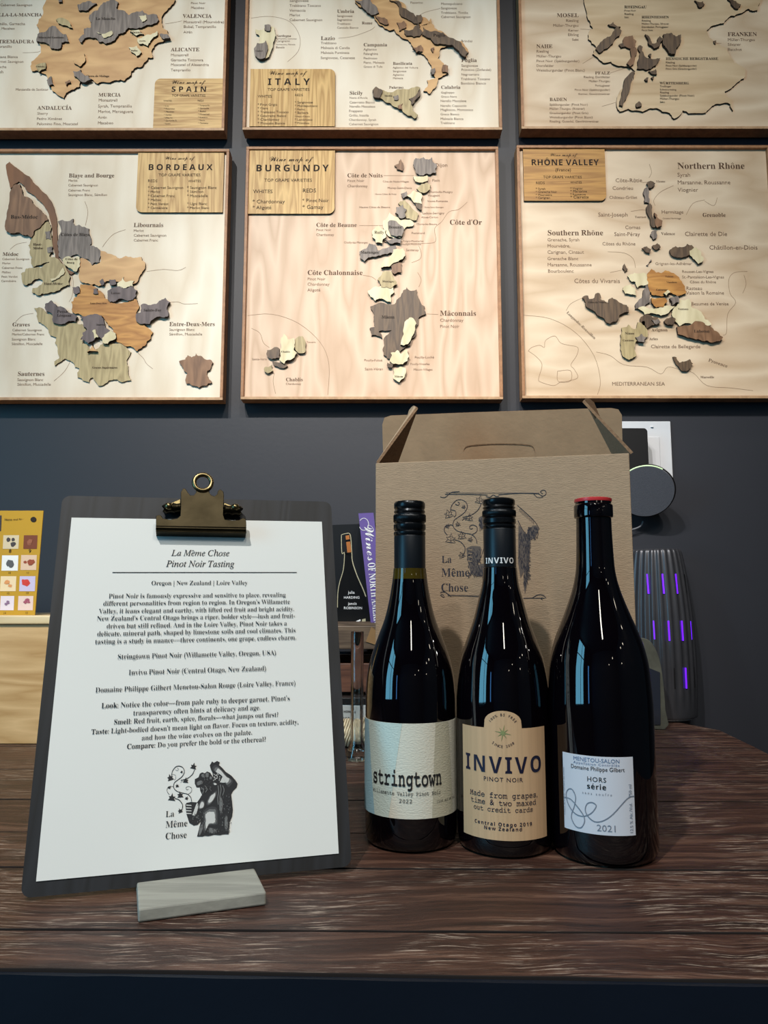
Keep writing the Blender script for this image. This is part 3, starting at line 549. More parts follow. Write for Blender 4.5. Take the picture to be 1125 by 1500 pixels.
# --- Italy
T, tp, tx = wine_map('square wooden wine map titled ITALY with the boot shaped peninsula, middle of the top row', (359.5, -182, 732, 190), (350, 0, 2.8125), M['birch'], (367, 101, 490.5, 185, 'tr', M['oak']),
 [('t',4,(300,-420,600,-440,620,-250,560,-150,640,-30,650,0,690,40,740,70,800,100,850,140,920,170,947,215,937,240,905,210,860,182,830,200,820,242,847,270,864,302,820,322,815,352,785,387,760,375,775,330,810,320,795,290,775,240,740,215,715,190,665,150,640,120,600,117,560,80,530,45,500,30,470,-20,330,-200)),
  ('g',7,(480,2,530,-15,560,20,577,52,545,62,515,37)), ('b',7,(560,62,600,72,617,97,580,92)), ('d',7,(620,0,660,5,700,45,730,70,745,102,700,82,660,42)), ('d',7,(680,122,740,100,757,132,720,152,690,147)),
  ('d',8,(760,110,820,130,860,150,915,175,944,215,932,234,900,205,850,182,820,182,790,157,755,142)), ('b',7,(650,92,680,85,690,112,660,127)), ('b',7,(715,197,750,185,757,212,730,217)), ('b',7,(840,267,862,270,862,302,840,297)), ('d',7,(730,62,750,60,752,90,735,100)),
  ('g',8,(808,155,825,150,828,175,812,172)), ('b',7,(790,200,805,195,800,215)), ('g',7,(790,285,808,280,805,305,793,305)),
  ('t',4,(690,120,790,75,795,95,720,140)),
  ('o',5,(550,372,565,356,590,370,640,375,700,368,747,360,735,400,710,430,737,472,722,488,690,472,650,442,600,417,560,402)), ('d',8,(550,372,565,356,592,372,582,402,555,397)), ('d',7,(700,407,747,370,737,402,712,432)), ('g',7,(635,395,655,390,655,412,640,412)), ('b',7,(655,435,675,425,672,450,658,448)),
  ('c',5,(68,120,85,125,105,115,110,100,130,103,148,130,140,190,130,215,105,242,80,242,66,227,75,190,85,150)), ('g',8,(75,177,110,165,108,237,80,240,66,227)), ('g',8,(106,102,130,103,127,127,105,122)),
  ('g',7,(340,-260,420,-280,440,-200,360,-180))],
 [('Umbria',404,53,475),('Lazio',337,165,396),('Campania',513,191,611),('Basilicata',634,267,714),('Puglia',916,255,980),('Calabria',832,366,913),('Sicily',455,390,510),('Sardegna',155,152,215),('Rome',506,100,550),('Palermo',618,365,678)],
 [('Sangiovese',208,8,287),('Trebbiano Toscano',208,28,338),('Vernaccia',208,48,275),('Merlot',208,67,252),('Cabernet Sauvignon',208,87,344),('Sangiovese',404,70,468),('Sagrantino',404,86,466),('Trebbiano',404,102,460),('Canaiolo Bianco',404,118,492),('Trebbiano',337,182,402),('Malvasia di Candia',337,202,457),('Malvasia Puntinata',337,222,455),('Sangiovese, Cesanese',336,243,478),
  ('Aglianico',513,208,568),('Falanghina',513,226,573),('Piedirosso',513,244,570),('Fiano, Malvasia',513,262,600),('Greco di Tufo',513,279,592),('Aglianico del Vulture',634,282,738),('Sangiovese',634,297,690),('Aglianico',634,312,680),('Malvasia',634,326,676),('Sangiovese',916,275,985),('Primitivo (Zinfandel)',916,292,1040),('Negroamaro',916,311,990),('Trebbiano Toscano',914,330,1035),('Bombino Bianco',914,348,1018),
  ('Gaglioppo',832,385,888),('Greco Nero',832,402,898),('Nerello Mascalese',830,420,937),('Nerello Cappuccio',830,440,938),('Magliocco, Montonico',830,457,965),('Greco Bianco',830,475,908),('Malvasia Bianca',830,494,925),('Trebbiano',830,511,890),('Nero d\'Avola',455,407,530),('Catarratto Bianco',455,426,560),('Nerello Mascalese',455,443,562),('Frappato',453,462,510),('Grillo, Inzolia',453,480,535),('Chardonnay, Syrah',453,498,566),('Cabernet Sauvignon',453,516,575),
  ('Montepulciano',832,20,921),('Sangiovese',832,38,898),('Trebbiano, Tintilia',832,57,944),('Cabernet Sauvignon',832,74,955),('Pecorino',706,15,758),('Vermentino, Cannonau',152,162,238),('Carignano',152,173,210),('Vermentino, Malvasia',152,186,232),('Bovale',152,199,188),('Brindisi',915,174,962)],
 [(50,75,130,68,210,90,250,150,245,210,200,255),(410,158,470,150,540,125,560,110),(830,35,770,50,740,65)],
 [('Wine map of','script',122,308,280,1,0),('ITALY','sansb',118,350,292,1.05,.3),('TOP GRAPE VARIETIES','sans',118,374,291,1,0),('WHITES','sans',77,402,136,1,0),('REDS','sans',230,396,264,1,0)]
 +[(s,'sans',77,435+i*15.5,x1,1,0) for i,(s,x1) in enumerate((('* Pinot Grigio',158),('* Glera',120),('* Trebbiano Toscano',205),('* Catarratto Bianco',195),('* Chardonnay',166),('* Moscato Bianco',190)))]
 +[(s,'sans',230,426+i*14.2,x1,1,0) for i,(s,x1) in enumerate((('* Sangiovese',305),('* Montepulciano',325),('* Merlot',272),('* Barbera',286),('* Nero d\'Avola',292),('* Lambrusco',303),('* Primitivo',290)))])
on_piece(T, tp, tx, [('Sicilia',600,398,632,5),('Puglia',800,150,850,8),('Cagliari',68,212,98,8)])
# --- Germany
T, tp, tx = wine_map('square wooden wine map reading MOSEL and FRANKEN, right of the top row', (759.5, -182, 1138, 188.5), (750, 0, 3.0), M['birchs'], (768, -172, 880, -100, 'br', M['oakd']),
 [('n',4,(325,-320,330,60,355,125,335,170,370,207,355,237,400,275,470,290,530,302,540,312,495,380,465,480,475,490,540,485,600,478,660,490,700,505,712,522,750,485,810,497,880,465,960,458,972,487,935,402,990,362,1020,345,1026,318,1005,290,960,250,890,185,855,135,900,108,960,70,1040,38,1080,45,1090,-30,1060,-320)),
  ('d',8,(368,214,400,175,430,160,450,130,470,118,482,135,455,167,425,207,385,232)), ('d',8,(422,107,445,96,478,117,465,122)), ('b',8,(485,192,500,160,530,155,547,180,540,207,515,212,490,202)), ('d',8,(470,195,490,190,500,205,480,208)), ('b',8,(520,217,545,207,540,262,520,292,505,277)),
  ('d',8,(555,202,575,205,580,240,610,257,652,255,640,277,610,302,580,302,550,302,555,260)), ('d',8,(600,240,612,235,610,255)), ('d',8,(600,312,632,303,637,327,615,325)), ('d',8,(583,347,600,340,597,357)), ('d',8,(612,340,626,335,622,350)),
  ('d',8,(520,320,542,313,522,362,505,422,487,467,472,462,490,380)), ('d',10,(665,150,700,143,720,160,742,150,742,187,725,207,717,237,690,232,675,207,663,190)), ('d',9,(585,150,605,165,615,190,640,182,650,157,667,170,650,202,625,212,605,197)),
  ('d',8,(803,0,840,5,847,20,825,32,815,15)), ('d',8,(948,-5,985,5,1007,20,995,37,965,20)), ('d',8,(545,455,560,445,570,465,550,472)), ('d',6,(885,180,897,177,893,195))],
 [('MOSEL',197,75,293),('NAHE',107,211,178),('PFALZ',365,327,431),('BADEN',165,444,242),('FRANKEN',948,158,1077)],
 [('Riesling',237,96,293),('Müller-Thurgau',180,117,293),('Kerner',247,138,293),('Elbling',246,158,293),('Sekt',264,179,293),('Riesling',107,231,162),('Müller-Thurgau',107,252,217),('Pinot Noir (Spätburgunder)',107,273,297),('Dornfelder',107,294,184),('Weissburgunder (Pinot Blanc)',107,314,321),('Riesling, Dornfelder',315,343,431),('Müller-Thurgau',337,361,431),('Portugieser',365,380,431),('Pinot Noir (Spätburgunder)',275,399,431),('Kerner, Gewürztraminer',292,417,431),
  ('Spätburgunder (Pinot Noir)',165,464,334),('Müller-Thurgau (Rivaner)',165,482,320),('Grauburgunder (Pinot Gris)',165,501,336),('Weissburgunder (Pinot Blanc)',165,520,355),('Riesling, Gutedel, Gewürztraminer',165,538,382),('Müller-Thurgau',948,180,1068),('Silvaner',948,201,1006),('Bacchus',948,223,1010)],
 [(350,-10,400,60,430,100),(410,-10,445,50,455,98),(500,110,510,160),(562,90,545,165),(300,128,360,130,425,124),(310,280,360,250,420,225,480,200),(430,322,480,305,530,290),(395,468,440,455,468,447),(672,255,620,225,580,205),(745,185,760,150,790,140,850,170,880,190,920,190),(650,345,720,335,790,340,850,280,920,290,1000,310),(450,30,450,98)],
 [('Wine map of','script',60,-480,200,1,0),('GERMANY','sansb',65,-440,300,1.05,.2)])
on_piece(T, tp, tx, [('RHEINGAU',494,36,592,4),('RHEINHESSEN',570,80,690,4),('HESSISCHE BERGSTRASSE',676,263,907,4),('WÜRTTEMBERG',650,370,778,4),('Pinot Noir',494,50,545,4,'sans'),('Riesling',494,65,534,4,'sans'),('Sekt',494,79,514,4,'sans'),('Riesling',570,94,610,4,'sans'),('Müller-Thurgau, Silvaner',570,108,690,4,'sans'),('Dornfelder, Portugieser',570,122,688,4,'sans'),('Pinot Noir',570,136,620,4,'sans'),('Riesling',676,278,716,4,'sans'),('Pinot Noir (Spätburgunder)',676,292,812,4,'sans'),('Pinot Gris (Grauburgunder)',676,306,812,4,'sans'),('Trollinger',650,383,700,4,'sans'),('Schwarzriesling',650,397,722,4,'sans'),('Riesling',650,410,690,4,'sans'),('Spätburgunder (Pinot Noir)',650,424,802,4,'sans'),('Müller-Thurgau',650,438,735,4,'sans'),('Sekt',650,452,672,4,'sans')])

# ================================================================ clipboard
o0 = CAM+Vector((-.1399318, .5716521, -.1961652))
BX = Vector((.97084, .23954, .0089)).normalized(); BZ = Vector((-.08067, .29153, .95315)); BZ = (BZ-BX*BZ.dot(BX)).normalized(); BN = BZ.cross(BX).normalized()
if BN.y < 0: BN = -BN
def Bp(u, v, h=0): return o0+BX*u+BZ*v-BN*h            # h towards the viewer
def buv(px, py, h=0): p = PP(px, py, o0-BN*h, BN)-o0; return p.dot(BX), p.dot(BZ)
clip = thing('clipboard', 'black stained wooden clipboard with brass clip leaning back in a grey stand', 'clipboard', Bp(0, -.0095))
def rrect(x0, y0, x1, y1, r, n=6):
    out = []
    for cx, cy, a in ((x1-r, y1-r, 0), (x0+r, y1-r, 90), (x0+r, y0+r, 180), (x1-r, y0+r, 270)):
        for q in range(n+1): g = math.radians(a+90*q/n); out.append((cx+r*math.cos(g), cy+r*math.sin(g)))
    return out
bd = MB().prism([Bp(u, v, -.0002) for u, v in rrect(-.1172, -.0098, .1178, .3005, .007)], BN*.003, 0, 1)
bd.build('board', [M['board'], mat('board_edge', (90,94,112), .4)], clip)
tk = [(210,680,6.618)]
def ck(pts, h): return [buv(210+x/6.618, 680+y/6.618, h) for x, y in pts]
plate = [(122,500),(150,490),(172,495),(190,525),(260,535),(330,525),(357,500),(362,420),(362,270),(385,232),(408,235),(430,270),(455,300),(490,300),(512,270),(505,235),(560,240),(640,240),(640,275),(660,300),(690,310),(715,290),(722,260),(742,240),(775,262),(782,300),(778,400),(775,490),(790,535),(860,545),(930,540),(965,520),(992,528),(998,560),(998,670),(122,652)]
cp = MB().prism([Bp(u, v, .010) for u, v in ck(plate, .010)], BN*.0012)
cp.build('clip_plate', M['bronze'], clip, bevel=.0004)
q = ck([(122,590),(998,606),(996,672),(120,654)], .011)
cb = MB(); (a0, b0), (a1, b1), (a2, b2), (a3, b3) = q
N_ = 8; V = []
for k in range(N_+1):                                   # rolled lip that presses on the sheet
    t = k/N_; u0, v0 = a0+(a3-a0)*t, b0+(b3-b0)*t; u1, v1 = a1+(a2-a1)*t, b1+(b2-b1)*t; h = .010+.0022*math.sin(PI*min(1, t*1.2))-(.008*max(0, t-.8)/.2 if t > .8 else 0)
    V += [Bp(u0, v0, h), Bp(u1, v1, h)]
n = len(V); V += [v+BN*.0012 for v in V]
cb.add(V, [(2*k, 2*k+1, 2*k+3, 2*k+2) for k in range(N_)]+[(n+2*k, n+2*k+2, n+2*k+3, n+2*k+1) for k in range(N_)]+[(2*k, 2*k+2, n+2*k+2, n+2*k) for k in range(N_)]+[(2*k+1, n+2*k+1, n+2*k+3, 2*k+3) for k in range(N_)]+[(0, n, n+1, 1), (n-2, n-1, 2*n-1, 2*n-2)])
cb.build('clip_lip', M['bronze'], clip, smooth=60, fix=True)
ru, rv = buv(210+577/6.618, 680+178/6.618, .010)
rg = MB().tube([Bp(ru+.0076*math.cos(g), rv+.0079*math.sin(g), .0100) for g in [2*PI*i/28 for i in range(28)]], .0021, 10, closed=True)
rg.build('hanging_ring', M['brass'], clip, smooth=60)
for (xa, ya, xb, yb) in ((222,430,355,420), (790,440,925,450)):
    (u0, v0), (u1, v1) = ck([(xa, ya), (xb, yb)], .006)
    MB().tube([Bp(u0+(u1-u0)*t, v0+(v1-v0)*t+.0004*math.sin(t*60), .0055) for t in [i/40 for i in range(41)]], .0046, 12).build('spring_barrel', M['bronze'], clip, smooth=50)
    kx = xa if xa < 400 else xb
    (u2, v2), = ck([(kx+(25 if xa < 400 else -35), ya-10)], .006)
    kn = MB(); kn.lathe([(.0001, -.0035), (.0028, -.0026), (.0038, 0), (.0028, .0026), (.0001, .0035)], Bp(u2, v2, .0085), 16); kn.build('rivet_knob', M['brass'], clip, smooth=60)
(u0, v0), (u1, v1) = ck([(225,390), (360,330)], .004); (u2, v2), (u3, v3) = ck([(780,365), (925,420)], .004)
for a, b in (((u0, v0), (u1, v1)), ((u3, v3), (u2, v2))):
    MB().prism([Bp(a[0], a[1]-.006, .003), Bp(a[0], a[1], .003), Bp(b[0], b[1], .003), Bp(b[0], b[1]-.01, .003)], BN*.002).build('back_jaw', M['brass'], clip, bevel=.0004)
# the sheet
sh = thing('tasting_sheet', 'white printed tasting sheet with vine and statue logo held on the clipboard', 'paper sheet', Bp(0, .003))
pts = []
NW, NH = 12, 16; V = []; fs = []
for j in range(NH+1):
    for i in range(NW+1):
        u = -.10795+.2159*i/NW; v = .2794*j/NH; V.append(Bp(u, v, .0006+.0003*math.sin(v*30)))
for j in range(NH):
    for i in range(NW): a = j*(NW+1)+i; fs.append((a, a+1, a+NW+2, a+NW+1))
n = len(V); V2 = [v+BN*.0002 for v in V]; MB().add(V+V2, fs+[tuple(i+n for i in f[::-1]) for f in fs]+[(i, i+n, i+1+n, i+1) for i in range(NW)]).build('sheet', M['paper'], sh, smooth=60)
PH = .00125
pf = lambda u, v: Bp(u, v, PH)
ink = MB()
def pline(s, st, x0, x1, yl, yr, xs=1):
    (ua, va), (ub, vb) = buv(x0, yl, PH), buv(x1, yr, PH); v = (va+vb)/2
    text(ink, pf, s, st, ua, v, ub, v, xs=xs)
c1 = lambda x, y: (20+x/2.25, 680+y/2.25)
def L1(s, st, x0, x1, yl, yr, oy=680, xs=1): pline(s, st, 20+x0/2.25, 20+x1/2.25, oy+yl/2.25, oy+yr/2.25, xs)
L1('La Même Chose', 'ital', 520, 712, 305, 299, xs=.92); L1('Pinot Noir Tasting', 'ital', 503, 727, 340, 336, xs=.92)
L1('Oregon | New Zealand | Loire Valley', 'serif', 453, 771, 400, 395, xs=.93)
for s, a, b, yl, yr in (('Pinot Noir is famously expressive and sensitive to place, revealing',312,897,445,433),("different personalities from region to region. In Oregon's Willamette",294,911,470,455),
  ('Valley, it leans elegant and earthy, with lifted red fruit and bright acidity.',280,925,495,479),("New Zealand's Central Otago brings a riper, bolder style\u2014lush and fruit-",273,928,520,501),('driven but still refined. And in the Loire Valley, Pinot Noir takes a',305,901,545,526),
  ('delicate, mineral path, shaped by limestone soils and cool climates. This',274,930,571,548),('tasting is a study in nuance\u2014three continents, one grape, endless charm.',267,932,597,572),
  ('Stringtown Pinot Noir (Willamette Valley, Oregon, USA)',341,866,645,624),('Invivo Pinot Noir (Central Otago, New Zealand)',378,833,696,677),('Domaine Philippe Gilbert Menetou-Salon Rouge (Loire Valley, France)',268,930,757,722)):
    L1(s, 'serif', a, b, yl, yr, xs=.93)
for s, a, b, yl, yr in (([('Look: ','serifb'),("Notice the color\u2014from pale ruby to deeper garnet. Pinot's",'serif')],288,911,88,54),('transparency often hints at delicacy and age.',393,814,110,86),([('Smell: ','serifb'),('Red fruit, earth, spice, florals\u2014what jumps out first?','serif')],329,873,142,107),
  ([('Taste: ','serifb'),("Light-bodied doesn't mean light on flavor. Focus on texture, acidity,",'serif')],255,939,173,133),('and how the wine evolves on the palate.',421,787,192,168),([('Compare: ','serifb'),('Do you prefer the bold or the ethereal?','serif')],372,832,222,190)):
    L1(s, 'serif', a, b, yl, yr, 1000, xs=.93)
(ua, va), (ub, vb) = buv(*c1(325, 360), PH), buv(*c1(933, 353), PH); v = (va+vb)/2
stroke(ink, pf, [(ua, v), (ub, v)], .0006)
# logo shared by sheet and carton, in its own flat coordinates (x right, y down)
STEMS = [((235,270,245,220,280,175,320,165,360,185,375,230,350,280,300,320,265,350,258,400,290,440,350,460,410,475,445,510,455,555),7),((335,322,400,305,460,260,490,200),7),((225,390,195,400,185,440,210,480),5),((258,395,240,388,222,392),4),
 ((270,520,320,540,355,590,350,640,335,660),8),((415,475,450,450,455,410,425,390,395,400,400,425,420,420),4),((240,255,275,265,280,300,265,320),3),((275,205,300,215,310,195,295,185),3),((335,350,345,335,370,330),3)]
LEAVES = [(475,175,42,.2),(222,300,44,-.3),(345,232,18,.4),(390,330,38,.1),(297,385,24,-.2),(210,402,22,.5),(238,520,50,.1),(330,490,42,-.1),(400,522,24,.4),(330,662,32,-.4)]
FIG = (490,310,530,290,545,250,570,235,600,245,625,225,660,240,690,290,685,240,665,200,655,160,680,115,700,130,735,110,765,125,755,155,790,185,830,230,890,270,935,320,960,360,950,400,910,440,890,480,900,560,908,650,900,720,875,780,868,850,862,915,800,915,770,925,700,920,640,935,600,930,575,940,515,940,530,880,545,820,560,770,520,810,480,820,430,790,400,700,385,590,400,570,450,560,515,565,540,530,570,480,550,440,545,400,510,400,490,360)
def prs(t): return [(t[i], t[i+1]) for i in range(0, len(t), 2)]
def leaf(cx, cy, r, rot):
    rad = [1.15,.5,.85,.45,.95,.55,.5,.55,.95,.45,.85,.5]
    return [(cx+r*q*math.sin(rot+i*PI/6), cy-r*q*math.cos(rot+i*PI/6)) for i, q in enumerate(rad)]
lg = lambda x, y: buv(220+x/7.5, 1100+y/7.5, PH)
lgf = lambda h: (lambda x, y: Bp(*lg(x, y), h))
for t, wd in STEMS: stroke(ink, lgf(PH), smooth(prs(t)), wd)
for a in LEAVES: poly(ink, lgf(PH), leaf(*a))
poly(ink, lgf(PH), prs(FIG))
for s, x0, y, x1 in (('La',168,727,265),('Même',166,845,410),('Chose',164,972,402)):
    (u0, v0), (u1, v1) = lg(x0, y), lg(x1, y-8); text(ink, pf, s, 'serif', u0, v0, u1, v0, xs=.9)
ink.build('printed_text', M['inkt'], sh)
hl = MB(); hm = MB(); rg_ = random.Random(2)
TONES = (((585,690,608,648,650,625,722,625,738,680,740,750,735,800,700,812,650,815,622,850,600,900,585,850,590,780),1),((620,575,650,500,700,455,732,440,722,500,685,560,640,598),1),((530,625,560,545,598,560,592,620,550,642),1),
   ((690,190,730,160,790,215,850,285,905,325,880,375,850,390,815,330,785,275,740,240,705,225),1),((510,345,560,322,582,348,555,370,518,382),0),((820,720,850,720,854,850,820,855),0),((560,262,580,250,600,258,590,290,565,290),0),((610,240,645,245,640,290,612,285),0),((655,280,680,285,675,315,655,310),0),
   ((700,345,740,365,715,380,695,370),1),((645,845,690,850,730,870,720,900,650,905),0),((545,830,578,800,580,850,552,925,532,925),0),((480,700,500,640,520,590,538,585,520,660,500,715),1),((760,500,790,520,800,600,780,700,760,640),0))
def shrink(q, k, j=0):
    cx, cy = sum(p[0] for p in q)/len(q), sum(p[1] for p in q)/len(q)
    return [(cx+(x-cx)*k*(1+rg_.uniform(-j, j)), cy+(y-cy)*k*(1+rg_.uniform(-j, j))) for x, y in q]
hd = MB()
for t, k in TONES:
    q = smooth(prs(t), 3, True); poly(hd, lgf(PH+.00012), shrink(q, 1.05, .03)); poly(hm, lgf(PH+.00024), shrink(q, .86, .05))
    if k: poly(hl, lgf(PH+.00036), shrink(q, .68, .07))
poly(hl, lgf(PH+.00036), prs((765,345,795,285,828,348,795,350))); poly(hl, lgf(PH+.00036), prs((460,705,480,660,500,600,515,570,524,580,500,660,490,712)))
for yy in (590, 620, 650, 680): poly(hl, lgf(PH+.0003), [(392, yy), (452, yy+4), (455, yy+13), (398, yy+12)])
for t in ((745,380,752,450,742,520,748,590),(770,370,778,430,765,500,770,540),(795,380,812,430,795,490),(560,400,585,430,575,470),(600,380,625,420,610,450)): stroke(hm, lgf(PH+.0003), smooth(prs(t)), 9)
for _ in range(26): x, y = rg_.uniform(695, 765), rg_.uniform(245, 330); poly(hl, lgf(PH+.0003), [(x+5*math.cos(i*PI/3), y+5*math.sin(i*PI/3)) for i in range(6)])
for x0_, x1_, y0_, y1_, n_ in ((755,885,480,900,80), (560,700,270,470,50), (540,600,650,900,24), (430,540,690,790,26), (620,760,860,915,30)):
    for _ in range(n_):
        x, y = rg_.uniform(x0_, x1_), rg_.uniform(y0_, y1_); a_ = rg_.uniform(-6, 6); poly(hd if _ % 3 else hm, lgf(PH+.0004), [(x, y), (x+a_, y-16), (x+a_+5, y-15), (x+6, y)])
hl.build('logo_highlights', M['pale'], sh); hm.build('logo_midtones', M['grey'], sh); hd.build('logo_shading', mat('dark_grey_ink', (66,66,68), .8), sh)
# the stand
st = thing('clipboard_stand', 'small grey washed wooden block holding the clipboard upright', 'stand', PZ(300, 1335, TZ))
fl, fr_ = PZ(202, 1352, TZ), PZ(390, 1326, TZ); e1 = (fr_-fl).normalized(); wd = (fr_-fl).length; e2 = Vector((-e1.y, e1.x, 0)); TH = .0086
bb = Bp(-.0, -.0098, 0)                                  # foot of the board at its middle
def sof(z):                                              # distance from the block's front edge to the board's face at height z
    t = (z-bb.z)/BZ.z; p = bb+BZ*t; return (p-fl).dot(e2)
kk = (BX.dot(e2))                                        # small skew between block and board
z1, z2 = TZ+TH, TZ+.0028
prof = [(0, TZ), (0, z1), (sof(z1)-.0035, z1), (sof(z2)-.0035, z2), (sof(z2)+.0065, z2), (sof(z1)+.0065, z1), (.085, z1), (.085, TZ)]
sb = MB(); n = len(prof)
V = [fl+e2*s+Vector((0, 0, z-fl.z)) for s, z in prof]+[fl+e1*wd+e2*s+Vector((0, 0, z-fl.z)) for s, z in prof]
sb.add(V, [tuple(range(n)), tuple(range(2*n-1, n-1, -1))]+[(i, i+n, (i+1) % n+n, (i+1) % n) for i in range(n)])
sb.build('slotted_block', M['stand'], st, fix=True, bevel=.0012)

# ================================================================ bottles
class Cyl:
    """a bottle axis; px -> (arc length, height) on its wall"""
    def __init__(s, cx, cy, R): s.c = Vector((cx, cy, TZ)); s.R = R
    def uv(s, px, py, R=None):
        R = R or s.R; d = ray(px, py); ox, oy = CAM.x-s.c.x, CAM.y-s.c.y
        a = d.x**2+d.y**2; b = 2*(ox*d.x+oy*d.y); c = ox*ox+oy*oy-R*R; t = (-b-math.sqrt(max(0, b*b-4*a*c)))/(2*a)
        p = CAM+d*t; return math.atan2(p.x-s.c.x, -(p.y-s.c.y))*R, p.z-TZ
    def pt(s, u, z, h=0, R=None):
        R = R or s.R; a = u/R; return s.c+Vector(((R+h)*math.sin(a), -(R+h)*math.cos(a), z))
def bottle(label, top, base_y, R, prof, group=None):
    """top: px of the axis at the top; prof: list of (px y, half width px)"""
    d0 = .65
    for _ in range(20):                                   # depth from the foot of the bottle, seen in front
        cx = P(top[2], base_y-20, d0).x; d0 = PZ(top[2], base_y, TZ).y+R*.93
    c = Cyl(cx, d0, R); T = thing('wine_bottle', label, 'wine bottle', c.c, group)
    pr = [(hw/ (F/d0) *.992, P(top[2], y, d0).z-TZ) for y, hw in prof]
    return T, c, pr, d0
def zof(y, d): return P(600, y, d).z-TZ
def foot(R): return [(R*.55, .004), (R*.72, .0006), (R*.86, 0), (R*.95, .0022), (R*.99, .006), (R, .012)]
def refine(pr, k=4):
    return smooth([(r, z) for r, z in pr], k)
def glass(T, c, pr, nm=0, ullz=None, lim=None):
    body = foot(c.R)+[(c.R, z) for z in (.03, .06, .09)]+refine(sorted([(min(r, c.R), z) for r, z in pr], key=lambda q: q[1]))
    mats = [1 if (ullz and ullz[0] < (body[j][1]+body[j+1][1])/2 < ullz[1]) else 0 for j in range(len(body)-1)]
    MB().lathe(body, c.c, 96, mats=mats).build('glass', [M['glassb'], M['ull']], T, smooth=50)
def screwcap(T, c, d, ytop, ymid, ybot, hw, d0):
    s = d0/F; r = hw*s; zt, zm, zb = zof(ytop, d0), zof(ymid, d0), zof(ybot, d0); H = zt-zm
    MB().lathe([(r*1.0, zb), (r*1.0, zm+.0005), (r*.985, zm+.001)], c.c, 64).build('capsule', M['capsule'], T, smooth=40)
    p = [(r*.97, zm+.001), (r*1.02, zm+.0022), (r*1.02, zm+H*.13), (r*.95, zm+H*.17), (r*1.03, zm+H*.22), (r*1.03, zm+H*.34), (r*.96, zm+H*.38)]
    q = [(r*1.02, zm+H*.42), (r*1.02, zm+H*.62)]
    p2 = [(r*.95, zm+H*.66), (r*1.01, zm+H*.71), (r*.94, zm+H*.77), (r*1.0, zm+H*.82), (r*1.0, zm+H*.94), (r*.93, zt-.0004), (r*.86, zt)]
    MB().lathe(p+q+p2, c.c, 64).build('screw_cap', M['capm'], T, smooth=35)
    MB().lathe([(r*1.0, q[0][1]), (r*1.035, q[0][1]+.0004), (r*1.035, q[1][1]-.0004), (r*1.0, q[1][1])], c.c, 240, rf=lambda a, z: 1+.012*math.cos(a*80)).build('knurled_band', M['capm'], T, smooth=50)
def patch(mb, c, u0, u1, zf0, zf1, h, n=48, m=0):
    """a label curved round the bottle; zf = bottom/top height as functions of u"""
    V = []
    for i in range(n+1):
        u = u0+(u1-u0)*i/n
        V += [c.pt(u, zf0(u), h), c.pt(u, zf1(u), h), c.pt(u, zf1(u), h-.0003), c.pt(u, zf0(u), h-.0003)]
    mb.add(V, [(4*i+q, 4*i+4+q, 4*i+4+(q+1) % 4, 4*i+(q+1) % 4) for i in range(n) for q in range(4)]+[(0, 1, 2, 3), (4*n+3, 4*n+2, 4*n+1, 4*n)], m)
def btext(mb, c, h, s, st, p0, p1, R=None, xs=1, m=0, sp=0, em=None):
    (u0, z0), (u1, z1) = c.uv(*p0, R), c.uv(*p1, R); z = (z0+z1)/2
    text(mb, lambda u, z_: c.pt(u, z_, h, R), s, st, u0, z, u1, z, xs=xs, m=m, sp=sp, em=em)
G3 = lambda x, y: (520+x/3.75, 1000+y/3.75)
# --- first bottle
T1, c1_, pr, d1 = bottle('screw capped red wine bottle with cream textured label reading stringtown, leftmost of three', (597, 735, 602), 1251, .0402,
  [(1020,66),(987,62.4),(960,56.3),(933,47),(907,37.3),(880,30.7),(859,27),(845,25),(833,24)])
R1 = c1_.R
glass(T1, c1_, [q for q in pr if q[1] > 0], ullz=(zof(847, d1), zof(833, d1)))
screwcap(T1, c1_, d1, 735, 787, 833, 22.9, d1)
zt = (c1_.uv(602, 1060))[1]; zb = c1_.uv(602, 1200)[1]
lab = MB(); hw = R1*1.62
patch(lab, c1_, -hw, hw, lambda u: zb, lambda u: zt, .0005); lb = lab.build('label', M['lab1'], T1, smooth=60)
e0, e1u, e2u = c1_.uv(*G3(90, 400))[0], c1_.uv(*G3(425, 450))[0], c1_.uv(*G3(175, 450))[0]
def wedge(ua, ub, uc, ud, h, m, nm):                       # tinted band between slanting sides (ua,ub at bottom; uc,ud at top)
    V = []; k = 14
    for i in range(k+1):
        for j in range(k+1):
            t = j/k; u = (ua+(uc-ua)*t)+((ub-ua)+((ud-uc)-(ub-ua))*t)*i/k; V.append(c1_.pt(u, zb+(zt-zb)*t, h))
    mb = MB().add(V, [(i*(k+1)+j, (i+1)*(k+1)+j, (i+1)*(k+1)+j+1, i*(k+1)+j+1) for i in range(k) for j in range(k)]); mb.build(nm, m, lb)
wedge(-hw, e0+.006, -hw, e0-.004, .0007, M['lab1b'], 'blue_band')
wedge(e0+.006, e2u+.002, e0-.004, e2u+.014, .0007, M['lab1d'], 'mint_band')
wedge(e1u-.001, e1u+.024, e1u+.003, e1u+.018, .0007, M['lab1c'], 'beige_band')
lt = MB()
btext(lt, c1_, .0010, 'stringtown', 'monob', G3(104, 545), G3(473, 553), xs=.56)
btext(lt, c1_, .0010, 'Willamette Valley Pinot Noir', 'mono', G3(104, 596), G3(468, 604), xs=.8)
btext(lt, c1_, .0010, '2022', 'mono', G3(242, 658), G3(316, 660))
btext(lt, c1_, .0010, '13.5% ALC BY VOL', 'mono', G3(445, 648), G3(541, 640), xs=.8)
lt.build('label_lettering', M['ink'], lb)
